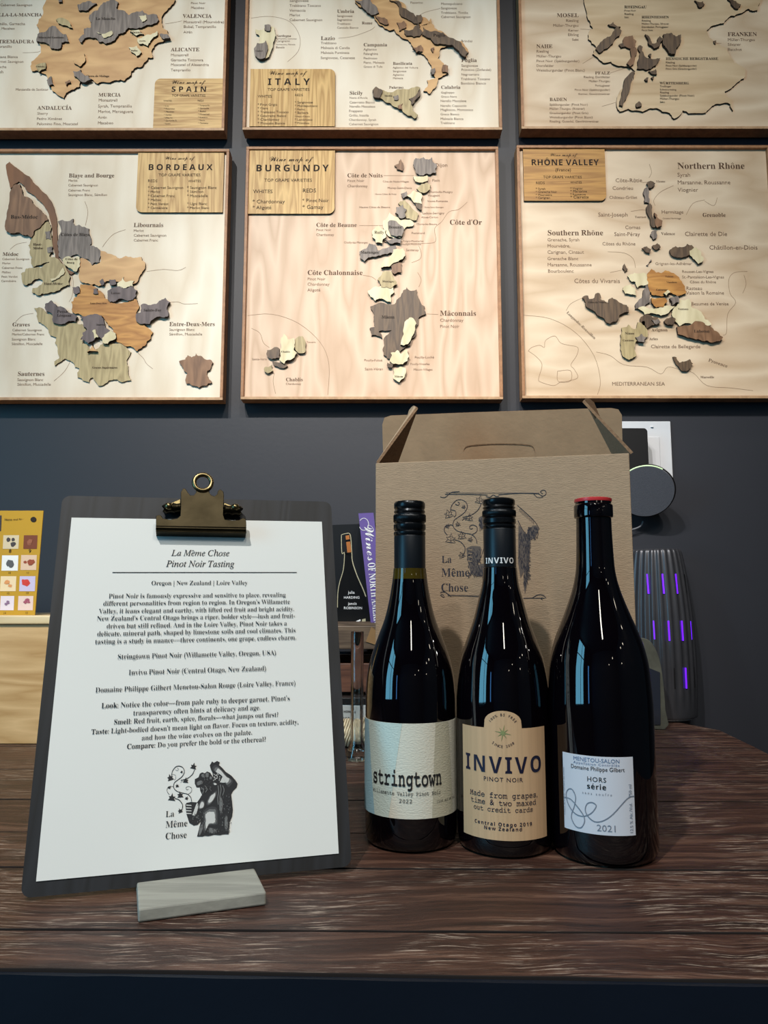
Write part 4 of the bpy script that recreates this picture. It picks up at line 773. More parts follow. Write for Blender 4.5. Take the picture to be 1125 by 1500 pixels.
# --- second bottle
T2, c2_, pr, d2 = bottle('screw capped red wine bottle with arched kraft label reading INVIVO, middle of three', (733, 731, 740), 1259, .0405,
  [(1020,66),(987,63),(960,58),(933,49),(907,40),(880,33),(859,27.5),(845,25.6),(832,24.6)])
glass(T2, c2_, pr); screwcap(T2, c2_, d2, 731, 777, 831, 23.6, d2)
sl = MB(); btext(sl, c2_, .0004, 'INVIVO', 'sansb', (712, 825), (752, 826), R=23.6*d2/F, sp=.06); sl.build('capsule_lettering', M['white'], T2)
uL, uR = c2_.uv(*G3(597, 500))[0], c2_.uv(*G3(1043, 500))[0]
zt = c2_.uv(*G3(650, 238))[1]; zb = c2_.uv(*G3(820, 868))[1]; ztt = c2_.uv(*G3(812, 155))[1]
ac, ar = c2_.uv(*G3(812, 250))[0], (c2_.uv(*G3(912, 250))[0]-c2_.uv(*G3(712, 250))[0])/2
def arch(u):
    d = abs(u-ac)/ar
    return zt if d >= 1 else zt+(ztt-zt)*(.35+.65*math.sqrt(1-d*d))
lab = MB(); patch(lab, c2_, uL, uR, lambda u: zb, arch, .0005, n=140); lb = lab.build('label', M['lab2'], T2, smooth=60)
lt = MB()
btext(lt, c2_, .0008, 'INVIVO', 'sansb', G3(612, 470), G3(1022, 482), xs=.9, sp=.12)
btext(lt, c2_, .0008, 'PINOT NOIR', 'sans', G3(708, 536), G3(920, 543), sp=.1)
for s, a, b, y in (('Made from grapes,',636,1000,617),('time & two maxed',640,992,658),('out credit cards',655,976,697)): btext(lt, c2_, .0008, s, 'mono', G3(a, y-6), G3(b, y+6), xs=.9)
btext(lt, c2_, .0008, 'Central Otago 2019', 'sansb', G3(660, 768), G3(970, 780), sp=.16); btext(lt, c2_, .0008, 'New Zealand', 'sansb', G3(710, 800), G3(917, 814), sp=.16)
zc = c2_.uv(*G3(812, 262))[1]; rr_ = ar*.76
def arctext(s, a0, a1, r, inv):
    for i, ch in enumerate(s):
        if ch == ' ': continue
        a = a0+(a1-a0)*(i+.5)/len(s); V, fc, wdt = layout(ch, 'sans'); em = .0030
        rot = (-a if not inv else PI-a)
        lt.add([c2_.pt(ac+r*math.sin(a)+((vx-wdt/2)*math.cos(rot)-vy*math.sin(rot))*em, zc+r*math.cos(a)+((vx-wdt/2)*math.sin(rot)+vy*math.cos(rot))*em, .0008) for vx, vy in V], fc)
arctext('100% BS FREE', -1.05, 1.05, rr_, False); arctext('SINCE 2008', PI+.75, PI-.75, rr_*1.2, True)
lt.build('label_lettering', M['navyi'], lb)
sg = MB()
for k in range(8):
    a = k*PI/4+.2; L_ = .0072 if k % 2 == 0 else .0052
    sg.add([c2_.pt(ac+q*math.sin(a+t), zc-.002+q*math.cos(a+t), .0008) for q, t in ((.0012, -.5), (L_, 0), (.0012, .5), (0, 0))], [(0, 1, 2, 3)])
sg.build('star_print', M['greeni'], lb)
# --- third bottle
T3, c3_, pr, d3 = bottle('dark wine bottle with red wax top and white label reading HORS série 2021, rightmost', (874, 731, 886), 1273, .0433,
  [(1040,73.2),(1020,72.6),(980,70),(960,67),(940,62),(920,55),(900,47),(880,39.5),(860,33),(840,28.7),(820,27),(780,25.6),(760,25.4),(757,25.4)])
c3_.c.x -= 0
glass(T3, c3_, pr)
s3 = d3/F
MB().lathe([(25.2*s3, zof(760, d3)), (27.6*s3, zof(758.5, d3)), (28*s3, zof(756, d3)), (28*s3, zof(742, d3)), (27*s3, zof(740, d3)), (25.8*s3, zof(739, d3)), (25.6*s3, zof(734, d3))], c3_.c, 64).build('lip', M['glassb'], T3, smooth=40)
MB().lathe([(26.4*s3, zof(736, d3)), (26.9*s3, zof(734, d3)), (26.6*s3, zof(731.5, d3)), (24*s3, zof(730.6, d3)), (8*s3, zof(730.9, d3))], c3_.c, 64).build('wax_top', M['wax'], T3, smooth=60)
G4 = lambda x, y: (790+x/5.171, 1000+y/5.171)
uL, uR = c3_.uv(*G4(187, 800))[0], c3_.uv(*G4(716, 850))[0]; zt = (c3_.uv(*G4(182, 518))[1]+c3_.uv(*G4(710, 565))[1])/2; zb = (c3_.uv(*G4(190, 1090))[1]+c3_.uv(*G4(722, 1158))[1])/2
lab = MB(); patch(lab, c3_, uL, uR, lambda u: zb, lambda u: zt, .0005); lb = lab.build('label', M['lab3'], T3, smooth=60)
lt = MB(); l3 = lambda u, z: c3_.pt(u, z, .0008)
btext(lt, c3_, .0008, 'MENETOU-SALON', 'sans', G4(260, 583), G4(608, 608), m=1)
btext(lt, c3_, .0008, 'Appellation Contrôlée', 'sans', G4(262, 606), G4(607, 634), m=1, xs=1.25, sp=.08)
btext(lt, c3_, .0008, 'Domaine Philippe Gilbert', 'sans', G4(243, 642), G4(643, 674), m=2, xs=.9)
btext(lt, c3_, .0008, 'HORS', 'sans', G4(362, 744), G4(508, 755), m=2, sp=.06); btext(lt, c3_, .0008, 'série', 'sansb', G4(362, 800), G4(508, 812), m=2, sp=.06)
btext(lt, c3_, .0008, 'sans soufre', 'sans', G4(328, 838), G4(550, 858), sp=.35, m=0); btext(lt, c3_, .0008, '2021', 'sans', G4(435, 1118), G4(592, 1132), m=0, xs=1.1)
pts3 = smooth([c3_.uv(*G4(x, y)) for x, y in prs((192,865,240,880,290,935,335,1000,345,1050,320,1095,280,1085,250,1030,250,990,270,930,278,860,250,805,220,810,208,850,225,920,270,985,330,1010,390,990,425,950,430,925,400,905,365,915,350,960,370,1010,420,1050,480,1045,550,1000,640,900,680,865,716,857))], 5)
stroke(lt, l3, pts3, .00075)
for s, x, ya, yb in (('12.5 % Alc./Vol.    750 ml', 708, 1140, 765), ('Produit de France - contient des sulfites', 203, 1000, 640)):
    (ua, za), (ub, zb2) = c3_.uv(*G4(x, ya)), c3_.uv(*G4(x, yb)); text(lt, l3, s, 'sans', ua, za, ua, zb2)
lt.build('label_lettering', [M['greyi'], M['bluei'], M['ink']], lb)

# ================================================================ carton
ba, bb_ = PZ(547, 1180, TZ), PZ(931, 1203, TZ)
xd = (bb_-ba).normalized(); yd = Vector((-xd.y, xd.x, 0))
HB = ((PP(550, 677, ba, yd).z+PP(925, 665, ba, yd).z)/2)-TZ
la = (PP(550, 800, ba, yd)-ba).dot(xd); WB = (PP(927, 800, ba, yd)-ba).dot(xd)-la; ba = ba+xd*la
car = thing('wine_carton', 'brown kraft wine carton with open top flaps behind the bottles', 'carton', ba+xd*WB/2+yd*.08)
DB = .165; th = .003
def K(x, y, z): return ba+xd*x+yd*y+Vector((0, 0, z))
def kbox(x0, y0, z0, x1, y1, z1, nm, mats=None):
    mb = MB(); V = [K(x, y, z) for z in (z0, z1) for x, y in ((x0, y0), (x1, y0), (x1, y1), (x0, y1))]
    mb.add(V, [(0,3,2,1),(4,5,6,7),(0,1,5,4),(1,2,6,5),(2,3,7,6),(3,0,4,7)]); return mb.build(nm, mats or M['kraft'], car, bevel=.0008)
front = kbox(0, 0, .0005, WB, th, HB, 'front_wall'); kbox(0, DB-th, .0005, WB, DB, HB, 'back_wall')
kbox(0, th, .0005, th, DB-th, HB-.001, 'side_wall'); kbox(WB-th, th, .0005, WB, DB-th, HB-.001, 'side_wall'); kbox(th, th, .0005, WB-th, DB-th, th, 'bottom')
def flap(pxs, o, n, nm, m=None, tck=.003):
    pts = [PP(x, y, o, n) for x, y in pxs]; MB().prism(pts, n*tck, 0, 1).build(nm, [m or M['kraftin'], M['kraftedge']], car)
# rear flap leans forward over the opening
rb = K(WB/2, DB-.003, HB); rn = (yd*.96+Vector((0, 0, -.34))).normalized() * 1
rn = (yd*math.cos(.35)+Vector((0, 0, 1))*math.sin(.35)).normalized()   # normal of a panel tipping towards the viewer
base = [PP(560, 690, rb, rn), PP(912, 690, rb, rn)]
ear = [(567,700),(561,660),(560,622),(563,612),(572,609),(598,608),(700,604),(852,599),(896,598),(906,600),(911,608),(912,660),(905,700)]
zlow = HB+TZ+.001
pts = [PP(x, y, rb, rn) for x, y in ear]; pts = [p if p.z > zlow else p+(rn.cross(xd).normalized()*((zlow-p.z)/rn.cross(xd).normalized().z)) for p in pts]
rf = MB().prism(pts, rn*.003, 0, 1).build('rear_flap', [M['kraftin'], M['kraftedge']], car)
hs = MB(); hl_ = smooth([(679,668),(680,657),(690,652),(731,649.5),(772,651),(782,656),(784,668)], 4)
o_r = rb-rn*.0004
hv = [PP(x, y, o_r, rn) for x, y in hl_]; hv2 = [PP(x, y+1.6, o_r, rn) for x, y in hl_]
hs.add(hv+hv2, [(i, i+1, len(hv)+i+1, len(hv)+i) for i in range(len(hv)-1)]); hs.build('handle_cut', M['kraftedge'], rf)
# side flaps standing up and leaning in, seen almost edge on
def sflap(a, b, c, d, nm):
    pts = [P(*q) for q in (a, b, c, d)]; n_ = (pts[1]-pts[0]).cross(pts[3]-pts[0]).normalized()
    if n_.x < 0: n_ = -n_
    pts_r = [pts[0], pts[1]]
    A_, B_, C_, D_ = pts
    for t in (.0, .25, .5, .75, 1.0): pts_r.append(B_.lerp(C_, 1).lerp(D_, t)+ (C_-B_).normalized()*.004*math.sin(PI*t))
    MB().prism(pts_r, n_*.003, 0, 1).build(nm, [M['kraft'], M['kraftedge']], car)
yL, yR = K(0, 0, 0).y, K(WB, 0, 0).y
sflap((551,677,yL+.001),(575,690,yL+.085),(599,601,yL+.075),(609,597,yL+.04),'side_flap')
sflap((924,665,yR+.001),(903,679,yR+.085),(867,592,yR+.075),(853,589,yR+.04),'side_flap')
# print on the carton front
bi = MB(); ftn = yd
def bx(x, y, h=.0004):
    x2, y2 = x, y; return PP(620+x2/5.625, 700+y2/5.625, ba-yd*h, yd)
lx = lambda x, y: bx(x-12, .93*y+25)
for t, wd_ in STEMS: stroke(bi, lx, smooth(prs(t)), 5)
for a in LEAVES:
    stroke(bi, lx, leaf(*a), 4.5, closed=True); stroke(bi, lx, [(a[0], a[1]+a[2]*.5), (a[0]+2, a[1]-a[2]*.7)], 3); stroke(bi, lx, [(a[0]-a[2]*.5, a[1]-a[2]*.1), (a[0], a[1]+a[2]*.2), (a[0]+a[2]*.5, a[1]-a[2]*.1)], 3)
poly(bi, bx, prs((355,580,400,560,470,565,480,590,462,690,435,720,500,705,505,800,450,812,392,790,370,700,360,620)), 2)
poly(bi, bx, prs((785,385,830,440,850,470,862,430,900,395,930,390,955,420,922,488,885,510,878,640,862,740,852,900,838,955,826,880,830,770,802,825,782,700)), 2)
poly(bi, bx, prs((455,330,480,312,505,330,500,420,470,410,455,385,470,365)), 2)
rb_ = random.Random(9)
for x0_, x1_, y0_, y1_, n_ in ((788,876,440,740,130), (826,860,740,900,40), (862,945,400,500,60), (366,500,720,800,60), (362,470,575,720,60), (458,500,320,410,26)):
    for _ in range(n_):
        x, y = rb_.uniform(x0_, x1_), rb_.uniform(y0_, y1_); a_ = rb_.uniform(-5, 9); stroke(bi, lambda p, q: bx(p, q, .0006), [(x, y), (x+a_, y+rb_.uniform(14, 26))], 4)
for i in range(60): x = rb_.uniform(865, 890)+0; y = 480+i*6; stroke(bi, bx, [(850, y), (x, y+7)], 3)
for i in range(14): t = i/14; x, y = 800+t*120, 250+t*110; stroke(bi, bx, [(x, y), (x-10+t*8, y+28)], 2.5)
for t, wd_ in (((775,225,860,300,920,360,957,422),4),((780,350,815,420,850,470),5),((500,570,480,640,455,690,440,715),4),((520,300,500,340,480,350),4),
   ((180,135,400,136,530,140),5),((620,138,800,126,955,130),5),((185,122,400,124,955,124),3),((140,155,180,160,230,120,300,112),5),((950,130,985,150,1012,130,1005,105,985,100,965,115,985,130),5),((905,125,940,160,985,158),4),((515,152,550,158,575,140,600,152,625,150),5),
   ((200,970,330,972,475,978),4),((200,965,475,968),2),((825,990,1000,990),5),((140,965,170,985,165,965,145,960),4),((140,945,175,940,215,965,230,978),5),((895,992,940,965,985,965,1012,990),5),((985,1005,970,995,980,985),4)):
    stroke(bi, bx, smooth(prs(t)), wd_)
for yy in (585, 615, 645, 680): stroke(bi, lambda x, y: bx(x, y, .0007), [(372, yy+5), (402, yy+9)], 6, m=1)
def kt(s, x0, y, x1):
    a, b = bx(x0, y), bx(x1, y); A = (a-ba).dot(xd); B_ = (b-ba).dot(xd); text(bi, lambda u, z: ba+xd*u+Vector((0, 0, z))-yd*.0004, s, 'serif', A, a.z-ba.z, B_, a.z-ba.z, xs=.9)
kt('La', 150, 698, 235); kt('Même', 147, 812, 382); kt('Chose', 145, 935, 372)
bi.build('printed_logo', [M['boxink'], M['kraft'], mat('hatched_box_print', (98,88,82), .85)], front)

# ================================================================ left: pine box and mustard card
xr = P(240, 1000, 1.08).x
cr = thing('pine_box', 'pale pine wood box standing behind the clipboard on the left', 'wooden box', (-.5, 1.2, TZ))
yf = PZ(30, 1090, TZ).y; zl = P(30, 914, yf).z; zu = P(30, 902, yf-.004).z
MB().box((-.95, yf, TZ+.0003), (xr, yf+.015, zl)).build('front_panel', M['pine'], cr, bevel=.001)
MB().box((-.95, yf+.015, TZ+.0003), (-.935, 1.33, zl)).build('side_panel', M['pine'], cr); MB().box((xr-.015, yf+.015, TZ+.0003), (xr, 1.33, zl)).build('side_panel', M['pine'], cr)
MB().box((-.955, yf-.005, zl), (xr+.005, 1.335, zu)).build('lid', M['pinel'], cr, bevel=.0015)  # overexposed look of the lid edge is put into its brighter pine colour
cd = thing('picture_card', 'mustard yellow card with a grid of small pictures standing on the pine box', 'card', (-.55, yf+.045, zu))
# the card leans back slightly
cn = Vector((.05, 1, -.10)).normalized(); co = P(30, 901.5, yf+.04); co.z = zu+.0006
def C_(px, py, h=0): return PP(px, py, co-cn*h, cn)
MB().prism([C_(-60, 748), C_(63.5, 748), C_(51, 901), C_(-60, 901)], cn*.0015).build('card', M['mustard'], cd)
rc = random.Random(5)
thumbs = [(4,784,28,804,(214,196,160),(70,60,60)),(34,784,55,804,(120,60,30),(150,90,60)),(2,813.5,27,836,(236,236,232),(90,90,90)),(30,813,54,835,(222,190,160),(150,70,40)),(0,844,24,866,(236,212,170),(220,150,90)),(28,844,52,866,(200,190,220),(210,60,50)),(0,873,21,894,(226,214,222),(140,110,140)),(26,873,49,894,(226,200,190),(160,80,100)),(-28,784,-6,804,(200,180,150),(80,70,60)),(-30,813,-6,835,(190,150,120),(60,60,60)),(-30,844,-6,866,(210,200,180),(120,80,60)),(-30,873,-6,894,(200,200,200),(90,60,90)),(-30,755,2.5,778,(60,50,50),(190,190,190))]
for x0, y0, x1, y1, ca, cb2 in thumbs:
    m1 = mat('picture_ground', ca, .6); m2 = mat('picture_shape', cb2, .6); t = MB(); f0 = lambda x, y: C_(x, y, .0004); f1 = lambda x, y: C_(x, y, .0007)
    poly(t, f0, [(x0+1, y0), (x1, y0), (x1-1, y1), (x0, y1)], 0)
    cx, cy, w_ = (x0+x1)/2, (y0+y1)/2, (x1-x0)/2
    for _ in range(3):
        r_ = w_*rc.uniform(.2, .5); ox_, oy_ = rc.uniform(-.45, .45)*w_, rc.uniform(-.4, .4)*w_; h_ = .0006+_*.0002
        poly(t, lambda x, y, h_=h_: C_(x, y, h_), [(cx+ox_+r_*rc.uniform(.6, 1.1)*math.cos(g), cy+oy_+r_*rc.uniform(.5, 1)*math.sin(g)) for g in [2*PI*i/9 for i in range(9)]], 1)
    t.build('picture', [m1, m2], cd)
ct = MB(); a, b = C_(7, 762.5), C_(43, 762)
text(ct, lambda x, z: Vector((x, C_(20, 762, .0006).y, z)), 'Name and Number', 'sans', a.x, a.z, b.x, a.z)
poly(ct, lambda x, y: C_(x, y, .0006), [(49+4.5*math.cos(i*PI/5), 761+4*math.sin(i*PI/5)) for i in range(10)])
for i, (x, y) in enumerate(((15,808.5),(44,808.5),(14,839),(41,839),(12,869),(40,868.5),(7,898),(39,897.5))): text(ct, lambda X, z: Vector((X, C_(x, y, .0006).y, z)), str(8+i), 'sans', C_(x-2, y).x, C_(x, y+1.5).z, C_(x+2, y).x, C_(x, y+1.5).z)
ct.build('card_lettering', M['char'], cd)

# ================================================================ middle: slatted crate, books, glass vase, twine
dc = thing('slatted_crate', 'weathered dark slatted crate carrying the two books', 'crate', (0, 1.2, TZ))
yc = 1.128; xl, xr2 = P(440, 950, yc).x, P(640, 950, yc).x
zz = lambda y: P(520, y, yc).z
for a, b, m in ((917, 951, 'slat'), (972, 1014, 'slatr'), (1040, 1072, 'slat')):
    MB().box((xl, yc, zz(b)), (xr2, yc+.01, zz(a))).build('slat', M[m], dc, bevel=.001)
    MB().box((xl, 1.31, zz(b)), (xr2, 1.32, zz(a))).build('slat', M[m], dc, bevel=.001)
for x in (xl, xr2-.02):
    for y in (yc+.0105, 1.285): MB().box((x, y, TZ+.0003), (x+.02, y+.0245, zz(919))).build('corner_post', M['slat'], dc)
MB().box((xl, yc+.0105, zz(917)), (xr2, 1.3095, zz(917)+.004)).build('top_board', M['slat'], dc)
for x in (xl, xr2-.0105): MB().box((x, yc+.036, TZ+.005), (x+.01, 1.284, zz(930))).build('end_board', M['slat'], dc)
zbk = zz(917)+.0043
def book(name, label, cat, Y, dep, quad, m, spine=False):
    tl, tr, br, bl = quad; T = thing(name, label, cat, (P((bl[0]+br[0])/2, bl[1], Y).x, Y+dep/2, zbk))
    F4 = [P(*tl, Y), P(*tr, Y), P(*br, Y), P(*bl, Y)]; F4[2].z = F4[3].z = zbk
    c_ = .002; D = Vector((0, dep, 0))
    MB().prism(F4, Vector((0, .0025, 0))).build('cover' if not spine else 'spine', m, T)
    cx = sum((p for p in F4), Vector())/4
    inn = [cx+(p-cx)*.96+Vector((0, .0026, 0)) for p in F4]
    MB().prism(inn, D-Vector((0, .0055, 0))).build('pages', M['page'], T)
    if not spine: MB().prism([p+D-Vector((0, .0025, 0)) for p in F4], Vector((0, .0025, 0))).build('back_cover', m, T)
    else:
        for a, b in ((0, 3), (1, 2)):
            s = .0015 if a == 0 else -.0015
            MB().prism([F4[a]+Vector((0, .0026, 0)), F4[b]+Vector((0, .0026, 0)), F4[b]+D, F4[a]+D], Vector((s, 0, 0))).build('cover', m, T)
    return T
bk = book('wine_book', 'black hardback book with a wine bottle drawn on its cover', 'book', 1.225, .03, ((487,769),(560,766),(560,915),(494,915)), M['bookk'])
hb = book('spine_book', 'purple book with white lettering along its leaning spine', 'book', 1.16, .055, ((525,752),(547,751),(566,915),(543,915)), M['purpleb'], True)
g7 = lambda x, y, h=0: P(480+x/3.75, 730+y/3.75, 1.225-.0004-h)
t = MB(); poly(t, lambda x, y: g7(x, y, .0002), smooth(prs((78,300,90,300,85,380,62,470,52,540,50,690,235,690,225,600,205,540,160,420,138,360,132,300)),3), 0)
stroke(t, lambda x, y: g7(x, y, .0004), smooth(prs((75,200,78,300,92,300,86,390,66,460,56,520,54,600))), 3.5, 1)
stroke(t, lambda x, y: g7(x, y, .0004), smooth(prs((75,200,98,194,124,200,132,290,136,345,160,420,195,500,210,540))), lambda q: 3+3*q, 1)
poly(t, lambda x, y: g7(x, y, .0004), prs((98,205,118,202,132,296,108,298)), 2)
poly(t, lambda x, y: g7(x, y, .0006), prs((98,228,121,224,123,236,99,240)), 0)
stroke(t, lambda x, y: g7(x, y, .0004), [(125, 695), (180, 668)], 8, 3)
poly(t, lambda x, y: g7(x, y, .0004), prs((188,665,208,660,210,692,190,692)), 1)
def b7(s, st, x0, y, x1, m=3): a, b = g7(x0, y), g7(x1, y); text(t, lambda X, Z: Vector((X, 1.225-.0008, Z)), s, st, a.x, a.z, b.x, a.z, m=m)
b7('julia', 'sans', 112, 524, 148); b7('HARDING', 'sans', 88, 551, 176); b7('jancis', 'sans', 112, 585, 160); b7('ROBINSON', 'sans', 88, 609, 190)
t.build('cover_print', [M['bottleprint'], M['goldp'], M['gold'], M['white']], bk)
t = MB(); a = P(529, 764, 1.1594); b = P(546, 925, 1.1594); u = (b-a)
def sp(s, st, f0, f1, off, e): text(t, lambda X, Z: Vector((X, 1.1594, Z)), s, st, a.x+u.x*f0+off, a.z+u.z*f0, a.x+u.x*f1+off, a.z+u.z*f1, em=e)
sp('Wines', 'script', .02, .37, .004, .023); sp('OF NORTH AMERICA', 'serifb', .38, .99, .0035, .0165)
stroke(t, lambda X, Z: Vector((X, 1.1593, Z)), [(P(533+7*math.cos(g), 768+9*math.sin(g), 1.16).x, P(533+7*math.cos(g), 768+9*math.sin(g), 1.16).z) for g in [-2.5+i*.4 for i in range(14)]], .0008)
t.build('spine_lettering', M['white'], hb)
# scrap of brown paper pinned on the top slat
tag(MB().prism([P(x, y, yc-.0015) for x, y in ((536,940),(544,918),(553,925),(558,945),(548,944))], (0, .001, 0)).build('paper_tag', M['raffia']), 'small crumpled brown paper scrap on the top slat of the crate', 'paper scrap')
# small printed tin below the slats
yt = 1.092; tz = P(515, 1022, yt).z
tn = thing('printed_tin', 'small grey printed tin behind the glass vase', 'tin', (P(520, 1060, yt).x, yt+.015, TZ))
MB().box((P(497, 1050, yt).x, yt, TZ+.0003), (P(546, 1050, yt).x, yt+.025, P(515, 1032, yt).z)).build('tin_body', M['tin'], tn, bevel=.002)
MB().box((P(496, 1050, yt).x, yt-.001, P(515, 1032, yt).z), (P(547, 1050, yt).x, yt+.026, tz)).build('lid', M['black'], tn, bevel=.001)
t = MB(); 
for s, x0, y, x1 in (('HOW', 503, 1044, 514), ('ULT', 503, 1054, 512)): a, b = P(x0, y, yt-.0005), P(x1, y, yt-.0005); text(t, lambda X, Z: Vector((X, yt-.0005, Z)), s, 'sansb', a.x, a.z, b.x, a.z)
t.build('tin_lettering', M['ink'], tn)
# ball of twine
tw = thing('twine_ball', 'ball of pale twine behind the glass vase', 'twine', PZ(520, 1098, TZ)+Vector((0, .03, 0)))
cyl = MB(); cc = PZ(520, 1099, TZ)+Vector((0, .021, .0)); rt = .0190; cc.z = TZ+rt+.002
for k in range(16):
    tl = -.9+1.8*k/15; cx = cc+Vector((0, 0, 0)); rr2 = rt*(1-.1*abs(tl)); pts = []
    for i in range(28):
        g = 2*PI*i/28; pts.append(cc+Vector((tl*.030+.006*math.sin(g), rr2*math.cos(g), rr2*math.sin(g))))
    cyl.tube(pts, .0016, 5, closed=True)
cyl.build('twine_winding', M['twine'], tw, smooth=60)
co2 = MB(); seg = 20
V = [cc+Vector((x, (rt-.001)*.9*math.cos(2*PI*i/seg), (rt-.001)*.9*math.sin(2*PI*i/seg))) for x in (-.034, .034) for i in range(seg)]
co2.add(V, [(i, (i+1) % seg, seg+(i+1) % seg, seg+i) for i in range(seg)]+[tuple(range(seg))[::-1], tuple(range(seg, 2*seg))]); co2.build('twine_core', M['twine'], tw, smooth=40)
# tall thin glass vase
vb = PZ(523, 1117, TZ); vy = vb.y+.016; vs = vy/F
vz = lambda y: P(523, y, vy).z-TZ
vc = (P(523, 1050, vy).x, vy, TZ)
vz_t = vz(925); vz_n = vz(1090)
vase = MB().lathe([(.001, 0.0005), (.0145, .0005), (.016, .003), (.0155, .007), (.0125, .014), (.0095, vz_n+.001), (.0088, vz_n+.006), (.0085, .08), (.0085, vz_t-.001), (.0082, vz_t), (.0064, vz_t), (.0060, vz_t-.002), (.0060, .08), (.0060, vz_n+.006), (.008, vz_n-.004), (.010, .012), (.001, .009)], vc, 40, cap=False)
tag(vase.build('bud_vase', M['glass'], smooth=50, origin=vc), 'tall thin clear glass bud vase between clipboard and left bottle', 'vase')

# ================================================================ right: switch plate, speaker, diffuser, metal holder
wp = thing('switch_plate', 'white wall switch plate behind the speaker at upper right', 'wall plate', (P(950, 660, WY).x, WY, P(950, 660, WY).z))
A = P(868, 617, WY-.006); B = P(986.5, 708, WY-.006)
MB().box((A.x, WY-.006, B.z), (B.x, WY-.0003, A.z)).build('plate', M['plate'], wp, bevel=.0015)
for x0, x1 in ((882, 915), (941, 968)):
    a, b = P(x0, 640, WY-.007), P(x1, 692, WY-.007); MB().box((a.x, WY-.0075, b.z), (b.x, WY-.006, a.z)).build('rocker', M['plate'], wp, bevel=.0006)
for x in (897, 955): q = P(x, 626, WY-.0065); MB().lathe([(.0001, 0), (.003, .0002), (.0028, .001), (.0001, .0014)], q, 12).build('screw', M['whitep'], wp)
yp = WY-.045
sk = thing('plug_speaker', 'round charcoal fabric speaker with a green light, plugged into the wall', 'speaker', (P(950, 718, yp).x, WY-.03, P(950, 718, yp).z))
a, b = P(895, 627, yp), P(951.5, 700, yp)
pl = MB().prism([Vector((x, yp, z)) for x, z in rrect(a.x, b.z, b.x, a.z, .007)], (0, WY-.0078-yp, 0)); pl.build('plug_adapter', M['black'], sk, bevel=.001)
yk = yp-.012; dn = Vector((-.25, -1, -.62)).normalized()            # disc faces left, forward and down
ce = P(946, 720, yk); du = dn.cross(Vector((0, 0, 1))).normalized(); dv = du.cross(dn).normalized(); rk = .0545
if dv.z < 0: dv = -dv
def disc(r0, h0, r1, h1, prof_m, nm, seg=56, roll=None):
    V = []
    for r, h in ((r0, h0), (r1, h1)):
        for i in range(seg): g = 2*PI*i/seg; V.append(ce+(du*math.cos(g)+dv*math.sin(g))*r+dn*h)
    MB().add(V, [(i, (i+1) % seg, seg+(i+1) % seg, seg+i) for i in range(seg)]+[tuple(range(seg)), tuple(range(2*seg-1, seg-1, -1))]).build(nm, prof_m, sk, smooth=40, fix=True)
rk = .050
disc(rk*.86, -.016, rk*1.0, -.009, M['black'], 'speaker_base'); disc(rk, -.0088, rk*1.03, -.002, M['black'], 'rim'); disc(rk*.985, -.0018, rk*.97, .0012, M['fabric'], 'fabric_grille')
gl = MB(); gp = [ce+(du*math.cos(g)+dv*math.sin(g))*(rk*1.0)+dn*.0002 for g in [PI/2-.62+i*.1 for i in range(13)]]; gl.tube(gp, .0011, 8); gl.build('light_strip', M['green'], sk)
cbp = [P(x, y, WY-.012) for x, y in smooth([(905,778),(925,776),(938,771),(942,764)], 4)]
tag(MB().tube(cbp, .0016, 8).build('cable_loop', M['cord'], smooth=60), 'short grey cable loop hanging below the round speaker', 'cable')
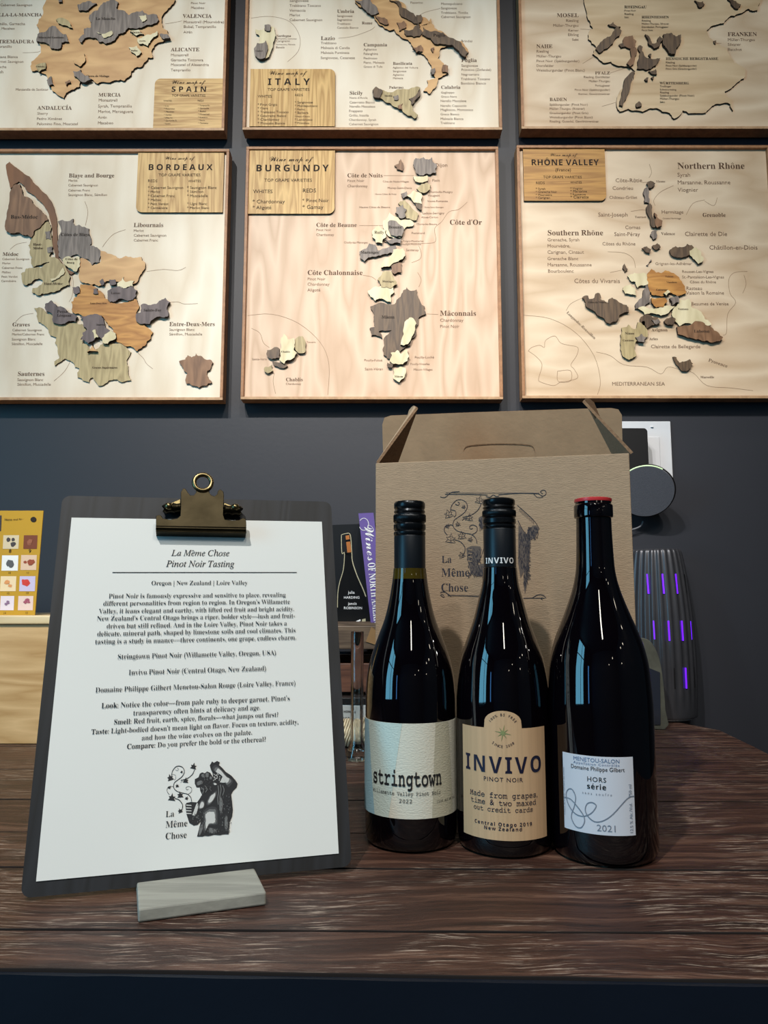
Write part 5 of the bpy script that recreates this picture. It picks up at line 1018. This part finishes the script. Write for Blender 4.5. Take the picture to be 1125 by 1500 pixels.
# diffuser
db = PZ(968, 1057.5, TZ); Rb = .0535; dy = db.y+Rb*.93; dX = P(968, 1000, dy).x
hz = lambda y: P(968, y, dy).z-TZ; sD = dy/F
df = thing('aroma_diffuser', 'grey ribbed aroma diffuser glowing purple through slots beside the carton', 'diffuser', (dX, dy, TZ))
MB().lathe([(Rb*.90, .0004), (Rb*.94, .001), (Rb*.95, hz(1047.5)), (Rb*.86, hz(1047))], (dX, dy, TZ), 48).build('base_ring', M['whitep'], df, smooth=40)
ty = hz(806)
prof = [(46.5,1047),(47.5,1040),(48.3,1000),(48,950),(46,900),(42.5,860),(39,830),(36,812),(34,807),(31,805.5),(22,808)]
pr = smooth([(r*sD, hz(y)) for r, y in prof], 4)
def ribs(a, z):
    k = min(1, max(0, (z-.02)/.05)); s_ = math.cos(a*26); return 1+.022*k*(abs(s_)**.6*(1 if s_ > 0 else -1))
MB().lathe(pr, (dX, dy, TZ), 312, rf=ribs).build('body', M['diff'], df, smooth=50)
def rad(z):
    for a, b in zip(pr, pr[1:]):
        if a[1] <= z <= b[1]: return a[0]+(b[0]-a[0])*(z-a[1])/(b[1]-a[1])
    return pr[0][0]
for px, ya, yb in ((943,842,870),(962,842,870),(981.5,842,870),(998,842,870),(946,908,934),(965,908,936),(985,908,936),(1001,909,935),(986.5,974,1003),(969,974,1003),(1002,974,1003)):
    za, zb_ = hz(yb), hz(ya); u = (px-968)*sD; lit = not (px == 998 or (ya > 950 and px != 986.5))
    V = []
    for z in (za, zb_):
        r = rad(z)*1.024
        a0 = math.asin(max(-1, min(1, u/r)))
        for da in (-.001, .001): a = a0+da/r; V.append(Vector((dX+r*math.sin(a), dy-r*math.cos(a), TZ+z)))
    MB().prism([V[0], V[1], V[3], V[2]], (0, .004, 0)).build('light_slot', M['purple'] if lit else M['black'], df)
# metal holder
mh = thing('metal_holder', 'small pewter framed stand with dark panel between right bottle and diffuser', 'holder', PZ(950, 1068, TZ))
hy = PZ(965, 1069, TZ).y; zt_ = lambda y: P(950, y, hy).z
out = [(900,1069),(974,1069),(975,1040),(972,1000),(966,965),(956,943),(944,935),(925,935),(905,945),(895,975),(893,1030)]
inn_ = [(905,1062),(968,1062),(967,985),(940,974),(900,972)]
MB().prism([max(P(x, y, hy), Vector((P(x, y, hy).x, hy, TZ+.0006)), key=lambda v: v.z) for x, y in smooth(out, 3, True)], (0, .0035, 0)).build('frame', M['pewter'], mh, bevel=.0008)
MB().prism([P(x, y, hy-.002) for x, y in inn_], (0, .0018, 0)).build('panel', M['smoke'], mh, bevel=.0005)
ft = MB().box((P(905, 1060, hy).x, hy+.0038, TZ+.0004), (P(965, 1060, hy).x, hy+.03, TZ+.003)); ft.build('foot', M['pewter'], mh)
bpy.data.objects.remove(_co)
